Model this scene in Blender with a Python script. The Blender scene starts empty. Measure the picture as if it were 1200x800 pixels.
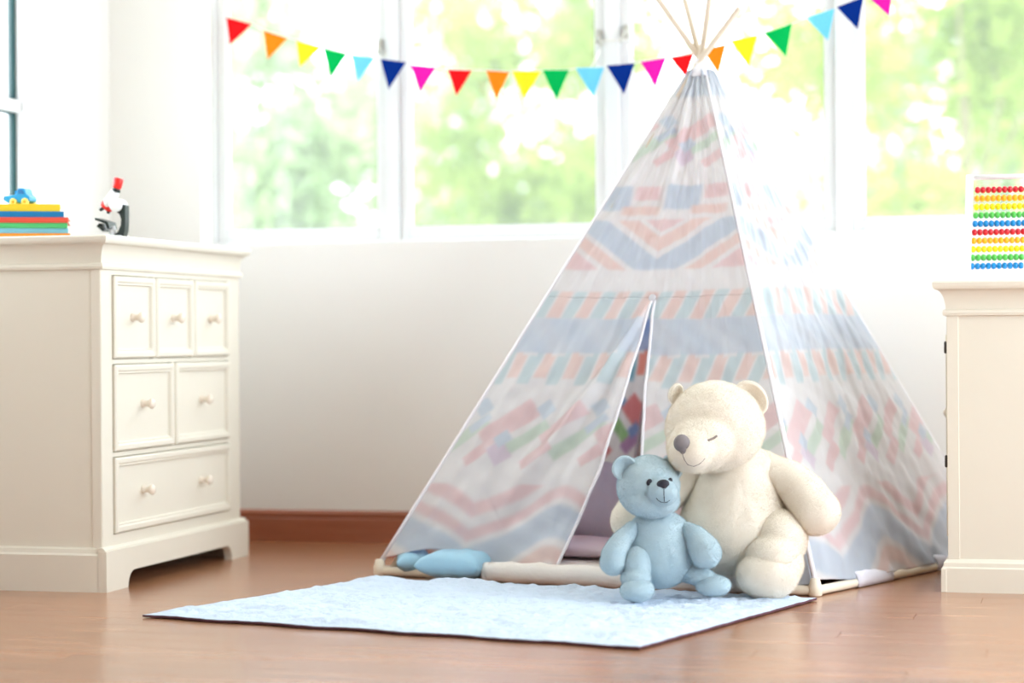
import bpy, bmesh, math, random
import numpy as np
from mathutils import Vector, Matrix, noise

sc = bpy.context.scene
col = sc.collection
random.seed(7)
rng = np.random.default_rng(11)
PI = math.pi

# ------------------------------------------------------------------ camera
FPX, EYE, ROLL, V0 = 2550.0, 0.67, 0.0075, 395.5
TH = math.atan(672 / FPX)
FWD = Vector((-math.sin(TH), math.cos(TH), 0))
RGT = Vector((math.cos(TH), math.sin(TH), 0))
UPV = Vector((0, 0, 1))
CR, SR = math.cos(ROLL), math.sin(ROLL)
cd = bpy.data.cameras.new('camera')
cam = bpy.data.objects.new('camera', cd)
col.objects.link(cam)
ax = RGT * CR - UPV * SR
ay = RGT * SR + UPV * CR
m3 = Matrix((ax, ay, -FWD)).transposed()
cam.matrix_world = Matrix.Translation((0, 0, EYE)) @ m3.to_4x4()
cd.sensor_width = 36
cd.lens = 36 * FPX / 1200
cd.shift_y = (V0 - 400) / 1200
cd.clip_end = 300
cd.dof.use_dof = True
cd.dof.focus_distance = 5.5
cd.dof.aperture_fstop = 1.5
sc.camera = cam

# ------------------------------------------------------------------ sky, exposure
w = bpy.data.worlds.new('world')
sc.world = w
w.use_nodes = True
bg = w.node_tree.nodes['Background']
bg.inputs[0].default_value = (0.90, 0.965, 1.04, 1)
bg.inputs[1].default_value = 1.0
vs = sc.view_settings
vs.view_transform = 'Standard'
vs.look = 'None'
vs.gamma = 1
vs.use_curve_mapping = False
vs.exposure = 2.78
sc.cycles.max_bounces = 12
sc.cycles.diffuse_bounces = 7
sc.cycles.transparent_max_bounces = 16


def portal(name, loc, rot, sx, sy):
    l = bpy.data.lights.new(name, 'AREA')
    l.shape = 'RECTANGLE'
    l.size, l.size_y = sx, sy
    l.cycles.is_portal = True
    o = bpy.data.objects.new(name, l)
    o.location = loc
    o.rotation_euler = rot
    col.objects.link(o)


YW = 6.80                # face of the window wall
XL, XR, YB, ZC = -3.2, 1.75, -1.6, 2.7
WZ0, WZ1 = 0.985, 2.35   # window opening
WX0, WX1 = -2.867, 1.50
portal('daylight_back', ((WX0 + WX1) / 2, YW + 0.2, (WZ0 + WZ1) / 2), (-PI / 2, 0, 0), WX1 - WX0, WZ1 - WZ0)
RY0, RY1, RZ0, RZ1 = 1.9, 6.2, 0.08, 2.55
portal('daylight_right', (XR + 0.15, (RY0 + RY1) / 2, (RZ0 + RZ1) / 2), (0, PI / 2, 0), RZ1 - RZ0, RY1 - RY0)
portal('daylight_left', (XL - 0.15, 5.53, 1.65), (0, -PI / 2, 0), 1.4, 1.4)


# ------------------------------------------------------------------ helpers
def spot(u, v, y):
    """point on the vertical plane Y = y seen at frame position (u, v)"""
    a, b = u - 600, v - V0
    x, t = a * CR - b * SR, a * SR + b * CR
    r = FWD + RGT * (x / FPX) - UPV * (t / FPX)
    return Vector((0, 0, EYE)) + r * (y / r.y)


def spotd(u, v, d):
    """point at distance d along the view direction"""
    a, b = u - 600, v - V0
    x, t = a * CR - b * SR, a * SR + b * CR
    return Vector((0, 0, EYE)) + (FWD + RGT * (x / FPX) - UPV * (t / FPX)) * d


def lin(c):
    r = []
    for x in c:
        x /= 255.0
        r.append(x / 12.92 if x <= 0.04045 else ((x + 0.055) / 1.055) ** 2.4)
    return tuple(r)


def mat(name, rgb, rough=0.5, spec=0.5, noise_amt=0, noise_scale=20, bump=0, bump_scale=200, sheen=0, coat=0, subs=0):
    m = bpy.data.materials.new(name)
    m.use_nodes = True
    nt = m.node_tree
    b = nt.nodes['Principled BSDF']
    c = lin(rgb)
    b.inputs['Base Color'].default_value = (*c, 1)
    b.inputs['Roughness'].default_value = rough
    b.inputs['Specular IOR Level'].default_value = spec
    if sheen:
        b.inputs['Sheen Weight'].default_value = sheen
        b.inputs['Sheen Roughness'].default_value = 0.5
    if coat:
        b.inputs['Coat Weight'].default_value = coat
        b.inputs['Coat Roughness'].default_value = 0.1
    if subs:
        b.inputs['Subsurface Weight'].default_value = subs
        b.inputs['Subsurface Radius'].default_value = (0.02, 0.02, 0.02)
        b.inputs['Subsurface Scale'].default_value = 0.5
    tc = nt.nodes.new('ShaderNodeTexCoord')
    if noise_amt:
        n = nt.nodes.new('ShaderNodeTexNoise')
        n.inputs['Scale'].default_value = noise_scale
        n.inputs['Detail'].default_value = 4
        nt.links.new(tc.outputs['Object'], n.inputs['Vector'])
        mr = nt.nodes.new('ShaderNodeMapRange')
        mr.inputs[3].default_value = 1 - noise_amt
        mr.inputs[4].default_value = 1 + noise_amt
        nt.links.new(n.outputs['Fac'], mr.inputs[0])
        mx = nt.nodes.new('ShaderNodeVectorMath')
        mx.operation = 'SCALE'
        mx.inputs[0].default_value = c
        nt.links.new(mr.outputs[0], mx.inputs['Scale'])
        nt.links.new(mx.outputs[0], b.inputs['Base Color'])
    if bump:
        n2 = nt.nodes.new('ShaderNodeTexNoise')
        n2.inputs['Scale'].default_value = bump_scale
        n2.inputs['Detail'].default_value = 3
        nt.links.new(tc.outputs['Object'], n2.inputs['Vector'])
        bp = nt.nodes.new('ShaderNodeBump')
        bp.inputs['Strength'].default_value = bump
        bp.inputs['Distance'].default_value = 0.01
        nt.links.new(n2.outputs['Fac'], bp.inputs['Height'])
        nt.links.new(bp.outputs[0], b.inputs['Normal'])
    return m


def tag(o, label=None, cat=None, group=None, kind=None):
    if label: o['label'] = label
    if cat: o['category'] = cat
    if group: o['group'] = group
    if kind: o['kind'] = kind
    return o


def empty(name, loc, label=None, cat=None, group=None):
    o = bpy.data.objects.new(name, None)
    o.empty_display_size = 0.05
    o.location = loc
    col.objects.link(o)
    return tag(o, label, cat, group)


def origin(parent):
    p = Vector((0, 0, 0))
    while parent is not None:
        p += parent.location
        parent = parent.parent
    return p


def link(name, me, m, parent=None, loc=None):
    o = bpy.data.objects.new(name, me)
    if m is not None and not me.materials:
        me.materials.append(m)
    col.objects.link(o)
    o.parent = parent
    if loc is not None:
        o.location = Vector(loc) - origin(parent)
    return o


class MB:
    """collects shapes in world coordinates and links them as one mesh object"""
    def __init__(s):
        s.v, s.f = [], []

    def add(s, vs, fs):
        n = len(s.v)
        s.v += [Vector(p) for p in vs]
        s.f += [tuple(i + n for i in f) for f in fs]
        return s

    def box(s, x0, x1, y0, y1, z0, z1):
        vs = [(x, y, z) for z in (z0, z1) for y in (y0, y1) for x in (x0, x1)]
        return s.add(vs, [(0, 2, 3, 1), (4, 5, 7, 6), (0, 1, 5, 4), (2, 6, 7, 3), (0, 4, 6, 2), (1, 3, 7, 5)])

    def loops(s, rings, cap=True, closed=False):
        n = len(rings[0])
        vs = [p for r in rings for p in r]
        fs = []
        R = len(rings)
        for i in range(R if closed else R - 1):
            a, b = i * n, ((i + 1) % R) * n
            for j in range(n):
                k = (j + 1) % n
                fs.append((a + j, a + k, b + k, b + j))
        if cap and not closed:
            fs.append(tuple(range(n - 1, -1, -1)))
            fs.append(tuple((R - 1) * n + j for j in range(n)))
        return s.add(vs, fs)

    def tube(s, pts, r, n=10, squash=1.0):
        pts = [Vector(p) for p in pts]
        rs = r if isinstance(r, (list, tuple)) else [r] * len(pts)
        rings = []
        prev = None
        for i, p in enumerate(pts):
            t = (pts[min(i + 1, len(pts) - 1)] - pts[max(i - 1, 0)]).normalized()
            if prev is None:
                a = t.cross(Vector((0, 0, 1)))
                if a.length < 0.1: a = t.cross(Vector((0, 1, 0)))
            else:
                a = prev - t * prev.dot(t)
            a.normalize()
            prev = a
            b = t.cross(a).normalized()
            rings.append([p + (a * math.cos(q) + b * math.sin(q) * squash) * rs[i] for q in [2 * PI * k / n for k in range(n)]])
        return s.loops(rings)

    def lathe(s, base, axis, prof, n=16):
        base, t = Vector(base), Vector(axis).normalized()
        a = t.cross(Vector((0, 0, 1)))
        if a.length < 0.1: a = t.cross(Vector((1, 0, 0)))
        a.normalize()
        b = t.cross(a)
        rings = [[base + t * h + (a * math.cos(q) + b * math.sin(q)) * r for q in [2 * PI * k / n for k in range(n)]] for r, h in prof]
        return s.loops(rings)

    def prism(s, poly, off):
        off = Vector(off)
        return s.loops([[Vector(p) for p in poly], [Vector(p) + off for p in poly]])

    def rectloops(s, x0, x1, y0, y1, prof):
        """closed rectangle swept upward: prof = (overhang, z)"""
        rings = [[Vector((x0 - o, y0 - o, z)), Vector((x1 + o, y0 - o, z)), Vector((x1 + o, y1 + o, z)), Vector((x0 - o, y1 + o, z))] for o, z in prof]
        return s.loops(rings)

    def ico(s, c, r, mtx=None, sub=2):
        bm = bmesh.new()
        bmesh.ops.create_icosphere(bm, subdivisions=sub, radius=1)
        M = mtx or Matrix.Identity(3)
        n = len(s.v)
        r = Vector(r) if not isinstance(r, (int, float)) else Vector((r, r, r))
        c = Vector(c)
        vs = [c + M @ Vector((v.co.x * r.x, v.co.y * r.y, v.co.z * r.z)) for v in bm.verts]
        fs = [tuple(v.index for v in f.verts) for f in bm.faces]
        bm.free()
        return s.add(vs, fs)

    def mesh(s, name, org=Vector((0, 0, 0)), smooth=False):
        me = bpy.data.meshes.new(name)
        me.from_pydata([tuple(p - org) for p in s.v], [], s.f)
        bm = bmesh.new(); bm.from_mesh(me)
        bmesh.ops.recalc_face_normals(bm, faces=bm.faces)
        bm.to_mesh(me); bm.free()
        if smooth:
            me.polygons.foreach_set('use_smooth', [True] * len(me.polygons))
        return me

    def build(s, name, m, parent=None, smooth=False, bevel=0, seg=2, at=None):
        org = origin(parent) + (Vector(at) - origin(parent) if at is not None else Vector((0, 0, 0)))
        me = s.mesh(name, org, smooth)
        o = link(name, me, m, parent)
        if at is not None:
            o.location = Vector(at) - origin(parent)
        if bevel:
            b = o.modifiers.new('bevel', 'BEVEL')
            b.width = bevel; b.segments = seg; b.limit_method = 'ANGLE'; b.angle_limit = 0.6
            if not smooth: me.polygons.foreach_set('use_smooth', [True] * len(me.polygons))
            b.harden_normals = True
        return o


def autosmooth(o, ang=0.6):
    me = o.data
    bm = bmesh.new(); bm.from_mesh(me)
    for e in bm.edges:
        if len(e.link_faces) == 2 and e.calc_face_angle(0) > ang:
            e.smooth = False
    for f in bm.faces: f.smooth = True
    bm.to_mesh(me); bm.free()
    return o


def fused(name, shapes, m, parent, voxel=0.004, it=8, fac=0.5, lump=0.0022):
    """closed shapes grown together into one smooth skin"""
    org = origin(parent)
    me = shapes.mesh(name, org)
    tmp = bpy.data.objects.new('tmp', me)
    col.objects.link(tmp)
    r = tmp.modifiers.new('r', 'REMESH'); r.mode = 'VOXEL'; r.voxel_size = voxel
    s = tmp.modifiers.new('s', 'SMOOTH'); s.iterations = it; s.factor = fac
    dg = bpy.context.evaluated_depsgraph_get()
    dg.update()
    out = bpy.data.meshes.new_from_object(tmp.evaluated_get(dg))
    bpy.data.objects.remove(tmp)
    out.name = name
    out.polygons.foreach_set('use_smooth', [True] * len(out.polygons))
    if lump:
        nv = len(out.vertices)
        co = np.empty(nv * 3); out.vertices.foreach_get('co', co); co = co.reshape(-1, 3)
        nr = np.empty(nv * 3); out.vertex_normals.foreach_get('vector', nr); nr = nr.reshape(-1, 3)
        amp = np.array([noise.noise(Vector(c) * 16 + Vector((3, 1, 7))) + 0.5 * noise.noise(Vector(c) * 38) for c in co])
        out.vertices.foreach_set('co', (co + nr * (amp * lump)[:, None]).ravel())
        out.update()
    return link(name, out, m, parent)


# ------------------------------------------------------------------ materials
M = {}
M['wall'] = mat('wall_paint', (238, 236, 233), 0.7, 0.2, 0.01, 3, 0.03, 60)
M['ceiling'] = mat('ceiling_paint', (240, 240, 238), 0.8, 0.1, 0.01, 2)
M['frame'] = mat('window_enamel', (227, 228, 229), 0.35, 0.4, 0.01, 8)
M['gasket'] = mat('window_gasket', (16, 62, 62), 0.5, 0.3, 0.1, 30)
M['metal'] = mat('latch_metal', (190, 188, 180), 0.35, 0.6, 0.1, 40)
M['paint'] = mat('furniture_paint', (227, 221, 206), 0.38, 0.4, 0.012, 12, 0.02, 40)
M['dark'] = mat('dark_void', (40, 34, 32), 0.9, 0.1, 0.1, 10)
M['knob'] = mat('knob_porcelain', (236, 224, 208), 0.25, 0.5, 0.02, 40)
M['hinge'] = mat('hinge_metal', (70, 62, 56), 0.4, 0.6, 0.1, 60)
M['pole'] = mat('pole_wood', (218, 204, 186), 0.5, 0.3, 0.05, 30)
M['rod'] = mat('rod_plastic', (236, 226, 206), 0.4, 0.4, 0.03, 20)
M['string'] = mat('string_cotton', (238, 236, 230), 0.8, 0.1, 0.05, 100)
M['hem'] = mat('hem_ribbon', (236, 234, 240), 0.6, 0.3, 0.03, 60)
M['strap'] = mat('strap_cloth', (225, 224, 234), 0.7, 0.2, 0.05, 40)


def glass():
    """clear pane with a mirror sheen towards grazing angles and a faint white veil standing in for lens flare"""
    m = bpy.data.materials.new('window_glass')
    m.use_nodes = True
    nt = m.node_tree
    nt.nodes.remove(nt.nodes['Principled BSDF'])
    tr = nt.nodes.new('ShaderNodeBsdfTransparent')
    tr.inputs[0].default_value = (0.985, 0.992, 0.99, 1)
    veil = nt.nodes.new('ShaderNodeBsdfTranslucent')
    veil.inputs[0].default_value = (0.95, 0.95, 0.93, 1)
    m1 = nt.nodes.new('ShaderNodeMixShader')
    m1.inputs[0].default_value = VEIL
    gl = nt.nodes.new('ShaderNodeBsdfGlossy')
    gl.inputs['Roughness'].default_value = 0.02
    lw = nt.nodes.new('ShaderNodeLayerWeight')
    pw = nt.nodes.new('ShaderNodeMath'); pw.operation = 'POWER'; pw.inputs[1].default_value = 4
    ma = nt.nodes.new('ShaderNodeMath'); ma.operation = 'MULTIPLY_ADD'; ma.inputs[1].default_value = 0.5; ma.inputs[2].default_value = 0.03
    nt.links.new(lw.outputs['Facing'], pw.inputs[0])
    nt.links.new(pw.outputs[0], ma.inputs[0])
    mx = nt.nodes.new('ShaderNodeMixShader')
    nt.links.new(ma.outputs[0], mx.inputs[0])
    nt.links.new(tr.outputs[0], m1.inputs[1])
    nt.links.new(veil.outputs[0], m1.inputs[2])
    nt.links.new(m1.outputs[0], mx.inputs[1])
    nt.links.new(gl.outputs[0], mx.inputs[2])
    nt.links.new(mx.outputs[0], nt.nodes['Material Output'].inputs[0])
    return m


VEIL = 0.07  # milky share mixed into the panes to imitate flare haze
M['glass'] = glass()


def wood(name, ca, cb, rough, scale=(1, 9, 1), vary=0.25, coat=0.0):
    """grain stretched along X; each plank shifts its tone by its own random number"""
    m = bpy.data.materials.new(name)
    m.use_nodes = True
    nt = m.node_tree
    b = nt.nodes['Principled BSDF']
    tc = nt.nodes.new('ShaderNodeTexCoord')
    oi = nt.nodes.new('ShaderNodeObjectInfo')
    ad = nt.nodes.new('ShaderNodeVectorMath'); ad.operation = 'ADD'
    mm = nt.nodes.new('ShaderNodeVectorMath'); mm.operation = 'SCALE'
    mm.inputs[0].default_value = (17, 31, 5)
    nt.links.new(oi.outputs['Random'], mm.inputs['Scale'])
    nt.links.new(tc.outputs['Object'], ad.inputs[0])
    nt.links.new(mm.outputs[0], ad.inputs[1])
    mp = nt.nodes.new('ShaderNodeMapping')
    mp.inputs['Scale'].default_value = scale
    nt.links.new(ad.outputs[0], mp.inputs[0])
    n = nt.nodes.new('ShaderNodeTexNoise')
    n.inputs['Scale'].default_value = 3.2
    n.inputs['Detail'].default_value = 7
    n.inputs['Roughness'].default_value = 0.6
    n.inputs['Distortion'].default_value = 0.4
    nt.links.new(mp.outputs[0], n.inputs['Vector'])
    cr = nt.nodes.new('ShaderNodeValToRGB')
    cr.color_ramp.elements[0].position = 0.32
    cr.color_ramp.elements[0].color = (*lin(ca), 1)
    cr.color_ramp.elements[1].position = 0.68
    cr.color_ramp.elements[1].color = (*lin(cb), 1)
    nt.links.new(n.outputs['Fac'], cr.inputs[0])
    mr = nt.nodes.new('ShaderNodeMapRange')
    mr.inputs[3].default_value = 1 - vary
    mr.inputs[4].default_value = 1 + vary
    nt.links.new(oi.outputs['Random'], mr.inputs[0])
    sm = nt.nodes.new('ShaderNodeVectorMath'); sm.operation = 'SCALE'
    nt.links.new(cr.outputs[0], sm.inputs[0])
    nt.links.new(mr.outputs[0], sm.inputs['Scale'])
    nt.links.new(sm.outputs[0], b.inputs['Base Color'])
    b.inputs['Roughness'].default_value = rough
    b.inputs['Coat Weight'].default_value = coat
    b.inputs['Coat Roughness'].default_value = 0.18
    bp = nt.nodes.new('ShaderNodeBump')
    bp.inputs['Strength'].default_value = 0.04
    bp.inputs['Distance'].default_value = 0.004
    nt.links.new(n.outputs['Fac'], bp.inputs['Height'])
    nt.links.new(bp.outputs[0], b.inputs['Normal'])
    return m


M['floor'] = wood('laminate_floor', (150, 100, 70), (187, 135, 99), 0.27, (0.9, 11, 1), 0.09, 0.4)
M['floor_under'] = mat('floor_underlay', (92, 58, 42), 0.8, 0.1, 0.1, 8)
M['base'] = wood('baseboard_wood', (150, 82, 54), (170, 100, 70), 0.35, (0.5, 6, 8), 0.03, 0.3)
M['lawn'] = mat('lawn', (92, 128, 52), 0.9, 0.1, 0.25, 3)
M['bark'] = mat('bark', (150, 136, 112), 0.9, 0.1, 0.3, 12, 0.5, 25)


# ------------------------------------------------------------------ room shell
def struct(mb, name, m, **k):
    return tag(mb.build(name, m, **k), kind='structure')


fl = struct(MB().box(XL - 0.15, XR + 0.15, YB - 0.15, YW + 0.18, -0.12, -0.006), 'floor', M['floor_under'])
PW, PL = 0.115, 1.28
plank = MB().box(0, PL - 0.0012, 0, PW - 0.0012, -0.007, 0)
pme = plank.mesh('plank')
pme.materials.append(M['floor'])
rest = MB()
row, npl = 0, 0
y = YW - PW
while y > YB - PW:
    x = XL - PL * ((row * 0.37) % 1)
    while x < XR:
        x0, x1 = max(x, XL), min(x + PL, XR)
        if y > 3.7 and x < 1.2:
            o = bpy.data.objects.new('plank', pme)
            col.objects.link(o)
            o.parent = fl
            o.location = (x0, y, 0)
            if x1 - x0 < PL - 1e-4: o.scale.x = max((x1 - x0), 0.02) / PL
            npl += 1
        else:
            rest.box(x0, x1 - 0.0012, y, y + PW - 0.0012, -0.007, 0)
        x += PL
    y -= PW
    row += 1
ro = rest.build('plank_field', M['floor'], fl)
ro['kind'] = 'stuff'

WT = 0.18
wb = MB().box(XL - WT, XR + WT, YW, YW + WT, -0.1, WZ0)
wb.box(XL - WT, XR + WT, YW, YW + WT, WZ1, ZC + 0.1)
wb.box(XL - WT, WX0, YW, YW + WT, WZ0, WZ1)
wb.box(WX1, XR + WT, YW, YW + WT, WZ0, WZ1)
struct(wb, 'wall_back', M['wall'])
LY0, LY1, LZ0, LZ1 = 4.83, 6.235, 0.96, 2.35
wl = MB().box(XL - WT, XL, YB, YW, -0.1, LZ0)
wl.box(XL - WT, XL, YB, YW, LZ1, ZC + 0.1)
wl.box(XL - WT, XL, YB, LY0, LZ0, LZ1)
wl.box(XL - WT, XL, LY1, YW, LZ0, LZ1)
struct(wl, 'wall_left', M['wall'])
wr = MB().box(XR, XR + WT, YB, YW, -0.1, RZ0)
wr.box(XR, XR + WT, YB, YW, RZ1, ZC + 0.1)
wr.box(XR, XR + WT, YB, RY0, RZ0, RZ1)
wr.box(XR, XR + WT, RY1, YW, RZ0, RZ1)
struct(wr, 'wall_right', M['wall'])
struct(MB().box(XL - WT, XR + WT, YB - WT, YB, -0.1, ZC + 0.1), 'wall_front', M['wall'])
struct(MB().box(XL - WT, XR + WT, YB - WT, YW + WT, ZC, ZC + 0.12), 'ceiling', M['ceiling'])


def baseboard(name, p0, p1, nrm):
    p0, p1, nrm = Vector(p0), Vector(p1), Vector(nrm)
    prof = [(0, 0), (0.014, 0), (0.014, 0.076), (0.011, 0.08), (0.014, 0.084), (0.014, 0.096), (0.006, 0.105), (0, 0.105)]
    mb = MB().loops([[p + nrm * a + UPV * b for a, b in prof] for p in (p0, p1)])
    return struct(mb, name, M['base'])


baseboard('baseboard_back', (XL, YW, 0), (XR, YW, 0), (0, -1, 0))
baseboard('baseboard_left', (XL, YB, 0), (XL, YW - 0.014, 0), (1, 0, 0))

# back windows: casements in the recess, mullions between them
YF = YW + 0.115
panes = [(-2.82, -2.279), (-2.169, -1.534), (-1.418, -0.791), (-0.673, -0.045), (0.07, 0.70), (0.815, 1.445)]
PZ0, PZ1 = 1.037, 2.29
SB = 0.034


def handle(parent, x, z, side):
    h = MB().box(x - 0.008, x + 0.008, YF - 0.014, YF - 0.004, z - 0.022, z + 0.022)
    h.tube([(x, YF - 0.012, z), (x, YF - 0.032, z)], 0.006, 8)
    h.tube([(x, YF - 0.032, z + 0.005), (x + side * 0.01, YF - 0.034, z - 0.015), (x + side * 0.016, YF - 0.032, z - 0.035)], [0.006, 0.005, 0.004], 8)
    h.build('handle', M['metal'], parent, smooth=True)


for i, (a, b) in enumerate(panes):
    o = MB()
    x0, x1 = a - SB, b + SB
    for (q0, q1, z0, z1) in ((x0, a, PZ0 - SB, PZ1 + SB), (b, x1, PZ0 - SB, PZ1 + SB), (a, b, PZ0 - SB, PZ0), (a, b, PZ1, PZ1 + SB)):
        o.box(q0, q1, YF - 0.004, YF + 0.036, z0, z1)
    wn = struct(o, 'window_%d' % (i + 1), M['frame'], bevel=0.004)
    gk = MB()
    for (q0, q1, z0, z1) in ((a - 0.001, a + 0.005, PZ0, PZ1), (b - 0.005, b + 0.001, PZ0, PZ1), (a, b, PZ0 - 0.001, PZ0 + 0.005), (a, b, PZ1 - 0.005, PZ1 + 0.001)):
        gk.box(q0, q1, YF + 0.006, YF + 0.022, z0, z1)
    gk.build('glazing_bead', M['frame'], wn)
    MB().box(a, b, YF + 0.012, YF + 0.016, PZ0, PZ1).build('pane', M['glass'], wn)
    if i in (0, 1): handle(wn, b + 0.012, 1.645, 1)
    if i == 2: handle(wn, a - 0.012, 1.655, -1)
edges = [WX0] + [v for a, b in panes for v in (a - SB, b + SB)] + [WX1]
t = 1
for k in range(0, len(edges), 2):
    a, b = edges[k], edges[k + 1]
    mb = MB().box(a, b, YF - 0.022, YF + 0.05, WZ0, WZ1)
    struct(mb, 'trim_%d' % t, M['frame'], bevel=0.004)
    t += 1
struct(MB().box(WX0, WX1, YF - 0.015, YF + 0.05, WZ0, PZ0 - SB), 'trim_%d' % t, M['frame'], bevel=0.003); t += 1
struct(MB().box(WX0, WX1, YF - 0.015, YF + 0.05, PZ1 + SB, WZ1), 'trim_%d' % t, M['frame'], bevel=0.003); t += 1

# left window: two lights with a rail and dark glazing lines
XG = XL - 0.05
wn = MB()
fw = 0.03
zr0, zr1 = 1.386, 1.424
for (y0, y1, z0, z1) in ((LY0, LY0 + fw, LZ0, LZ1), (LY1 - fw, LY1, LZ0, LZ1), (LY0 + fw, LY1 - fw, LZ0, LZ0 + fw), (LY0 + fw, LY1 - fw, LZ1 - fw, LZ1), (LY0 + fw, LY1 - fw, zr0, zr1), (5.5, 5.54, LZ0 + fw, LZ1 - fw)):
    wn.box(XG - 0.03, XG + 0.052 if z0 != zr0 else XG + 0.03, y0, y1, z0, z1)
wl8 = struct(wn, 'window_7', M['frame'], bevel=0.003)
for (y0, y1) in ((LY0 + fw, 5.5), (5.54, LY1 - fw)):
    for (z0, z1) in ((LZ0 + fw, zr0), (zr1, LZ1 - fw)):
        g = MB()
        g.box(XG - 0.01, XG + 0.012, y0, y0 + 0.014, z0, z1).box(XG - 0.01, XG + 0.012, y1 - 0.014, y1, z0, z1)
        g.box(XG - 0.01, XG + 0.012, y0, y1, z0, z0 + 0.005).box(XG - 0.01, XG + 0.012, y0, y1, z1 - 0.005, z1)
        g.build('gasket', M['gasket'], wl8)
        MB().box(XG - 0.002, XG + 0.002, y0, y1, z0, z1).build('pane', M['glass'], wl8)
# right window bank (out of the frame, lights the room)
wn = MB()
for (y0, y1) in ((RY0, RY0 + 0.05), (RY1 - 0.05, RY1), (3.6, 3.66), (4.9, 4.96)):
    wn.box(XR + 0.06, XR + 0.12, y0, y1, RZ0, RZ1)
wn.box(XR + 0.06, XR + 0.12, RY0, RY1, RZ0, RZ0 + 0.05).box(XR + 0.06, XR + 0.12, RY0, RY1, RZ1 - 0.05, RZ1)
w9 = struct(wn, 'window_8', M['frame'])
MB().box(XR + 0.088, XR + 0.092, RY0 + 0.02, RY1 - 0.02, RZ0 + 0.02, RZ1 - 0.02).build('pane', M['glass'], w9)

# ------------------------------------------------------------------ garden outside
struct(MB().box(-40, 40, YW + WT + 0.02, 60, -0.8, -0.6), 'garden_ground', M['lawn'])


def leafmat(name, ca, cb):
    m = bpy.data.materials.new(name)
    m.use_nodes = True
    nt = m.node_tree
    nt.nodes.remove(nt.nodes['Principled BSDF'])
    tc = nt.nodes.new('ShaderNodeTexCoord')
    n = nt.nodes.new('ShaderNodeTexNoise')
    n.inputs['Scale'].default_value = 1.6
    n.inputs['Detail'].default_value = 5
    nt.links.new(tc.outputs['Object'], n.inputs['Vector'])
    cr = nt.nodes.new('ShaderNodeValToRGB')
    cr.color_ramp.elements[0].position = 0.35
    cr.color_ramp.elements[0].color = (*lin(ca), 1)
    cr.color_ramp.elements[1].position = 0.65
    cr.color_ramp.elements[1].color = (*lin(cb), 1)
    nt.links.new(n.outputs['Fac'], cr.inputs[0])
    d = nt.nodes.new('ShaderNodeBsdfDiffuse')
    tr = nt.nodes.new('ShaderNodeBsdfTranslucent')
    mx = nt.nodes.new('ShaderNodeMixShader')
    mx.inputs[0].default_value = 0.5
    nt.links.new(cr.outputs[0], d.inputs[0])
    nt.links.new(cr.outputs[0], tr.inputs[0])
    nt.links.new(d.outputs[0], mx.inputs[1])
    nt.links.new(tr.outputs[0], mx.inputs[2])
    nt.links.new(mx.outputs[0], nt.nodes['Material Output'].inputs[0])
    return m


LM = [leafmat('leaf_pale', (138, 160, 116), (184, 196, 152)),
      leafmat('leaf_fresh', (126, 150, 72), (184, 196, 108)),
      leafmat('leaf_yellow', (148, 172, 72), (204, 212, 124))]


def tree(name, x, y, zc, rx, rz, n, size, lm, label):
    root = empty(name, (x, y, -0.6), label, 'tree', 'trees beyond the back windows')
    # trunk with branches
    tr = MB().tube([(x, y, -0.7), (x + 0.1, y, 0.3), (x, y + 0.05, zc)], [0.07, 0.05, 0.015], 8)
    clumps = []
    for k in range(26):
        v = rng.normal(size=3); v /= np.linalg.norm(v)
        r = 0.45 + 0.5 * rng.random() ** 0.5
        c = np.array([x + v[0] * rx * r, y + v[1] * rx * 0.6 * r, zc + v[2] * rz * r])
        clumps.append((c, rx * (0.20 + 0.16 * rng.random())))
        if k < 4: tr.tube([(x, y + 0.02, zc * 0.55), tuple((np.array([x, y, zc * 0.8]) + c) / 2 + rng.normal(size=3) * 0.08), tuple(c)], [0.02, 0.012, 0.005], 6)
    tr.build('trunk', M['bark'], root, smooth=True)
    m = n // len(clumps)
    P = np.concatenate([c + rng.normal(size=(m, 3)) * s * np.array([0.62, 0.62, 0.5]) for c, s in clumps])
    k = len(P)
    a = rng.normal(size=(k, 3)); a /= np.linalg.norm(a, axis=1)[:, None]
    b = np.cross(a, rng.normal(size=(k, 3))); b /= np.linalg.norm(b, axis=1)[:, None]
    s = size * (0.6 + 0.8 * rng.random((k, 1)))
    V = np.stack([P - a * s, P + b * s * 0.45, P + a * s, P - b * s * 0.45], 1).reshape(-1, 3) - np.array([x, y, -0.6])
    me = bpy.data.meshes.new('foliage')
    me.vertices.add(4 * k); me.vertices.foreach_set('co', V.ravel())
    me.loops.add(4 * k); me.loops.foreach_set('vertex_index', np.arange(4 * k))
    me.polygons.add(k); me.polygons.foreach_set('loop_start', np.arange(0, 4 * k, 4))
    me.update(calc_edges=True)
    f = link('foliage', me, lm, root)
    f['kind'] = 'stuff'
    return root


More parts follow.
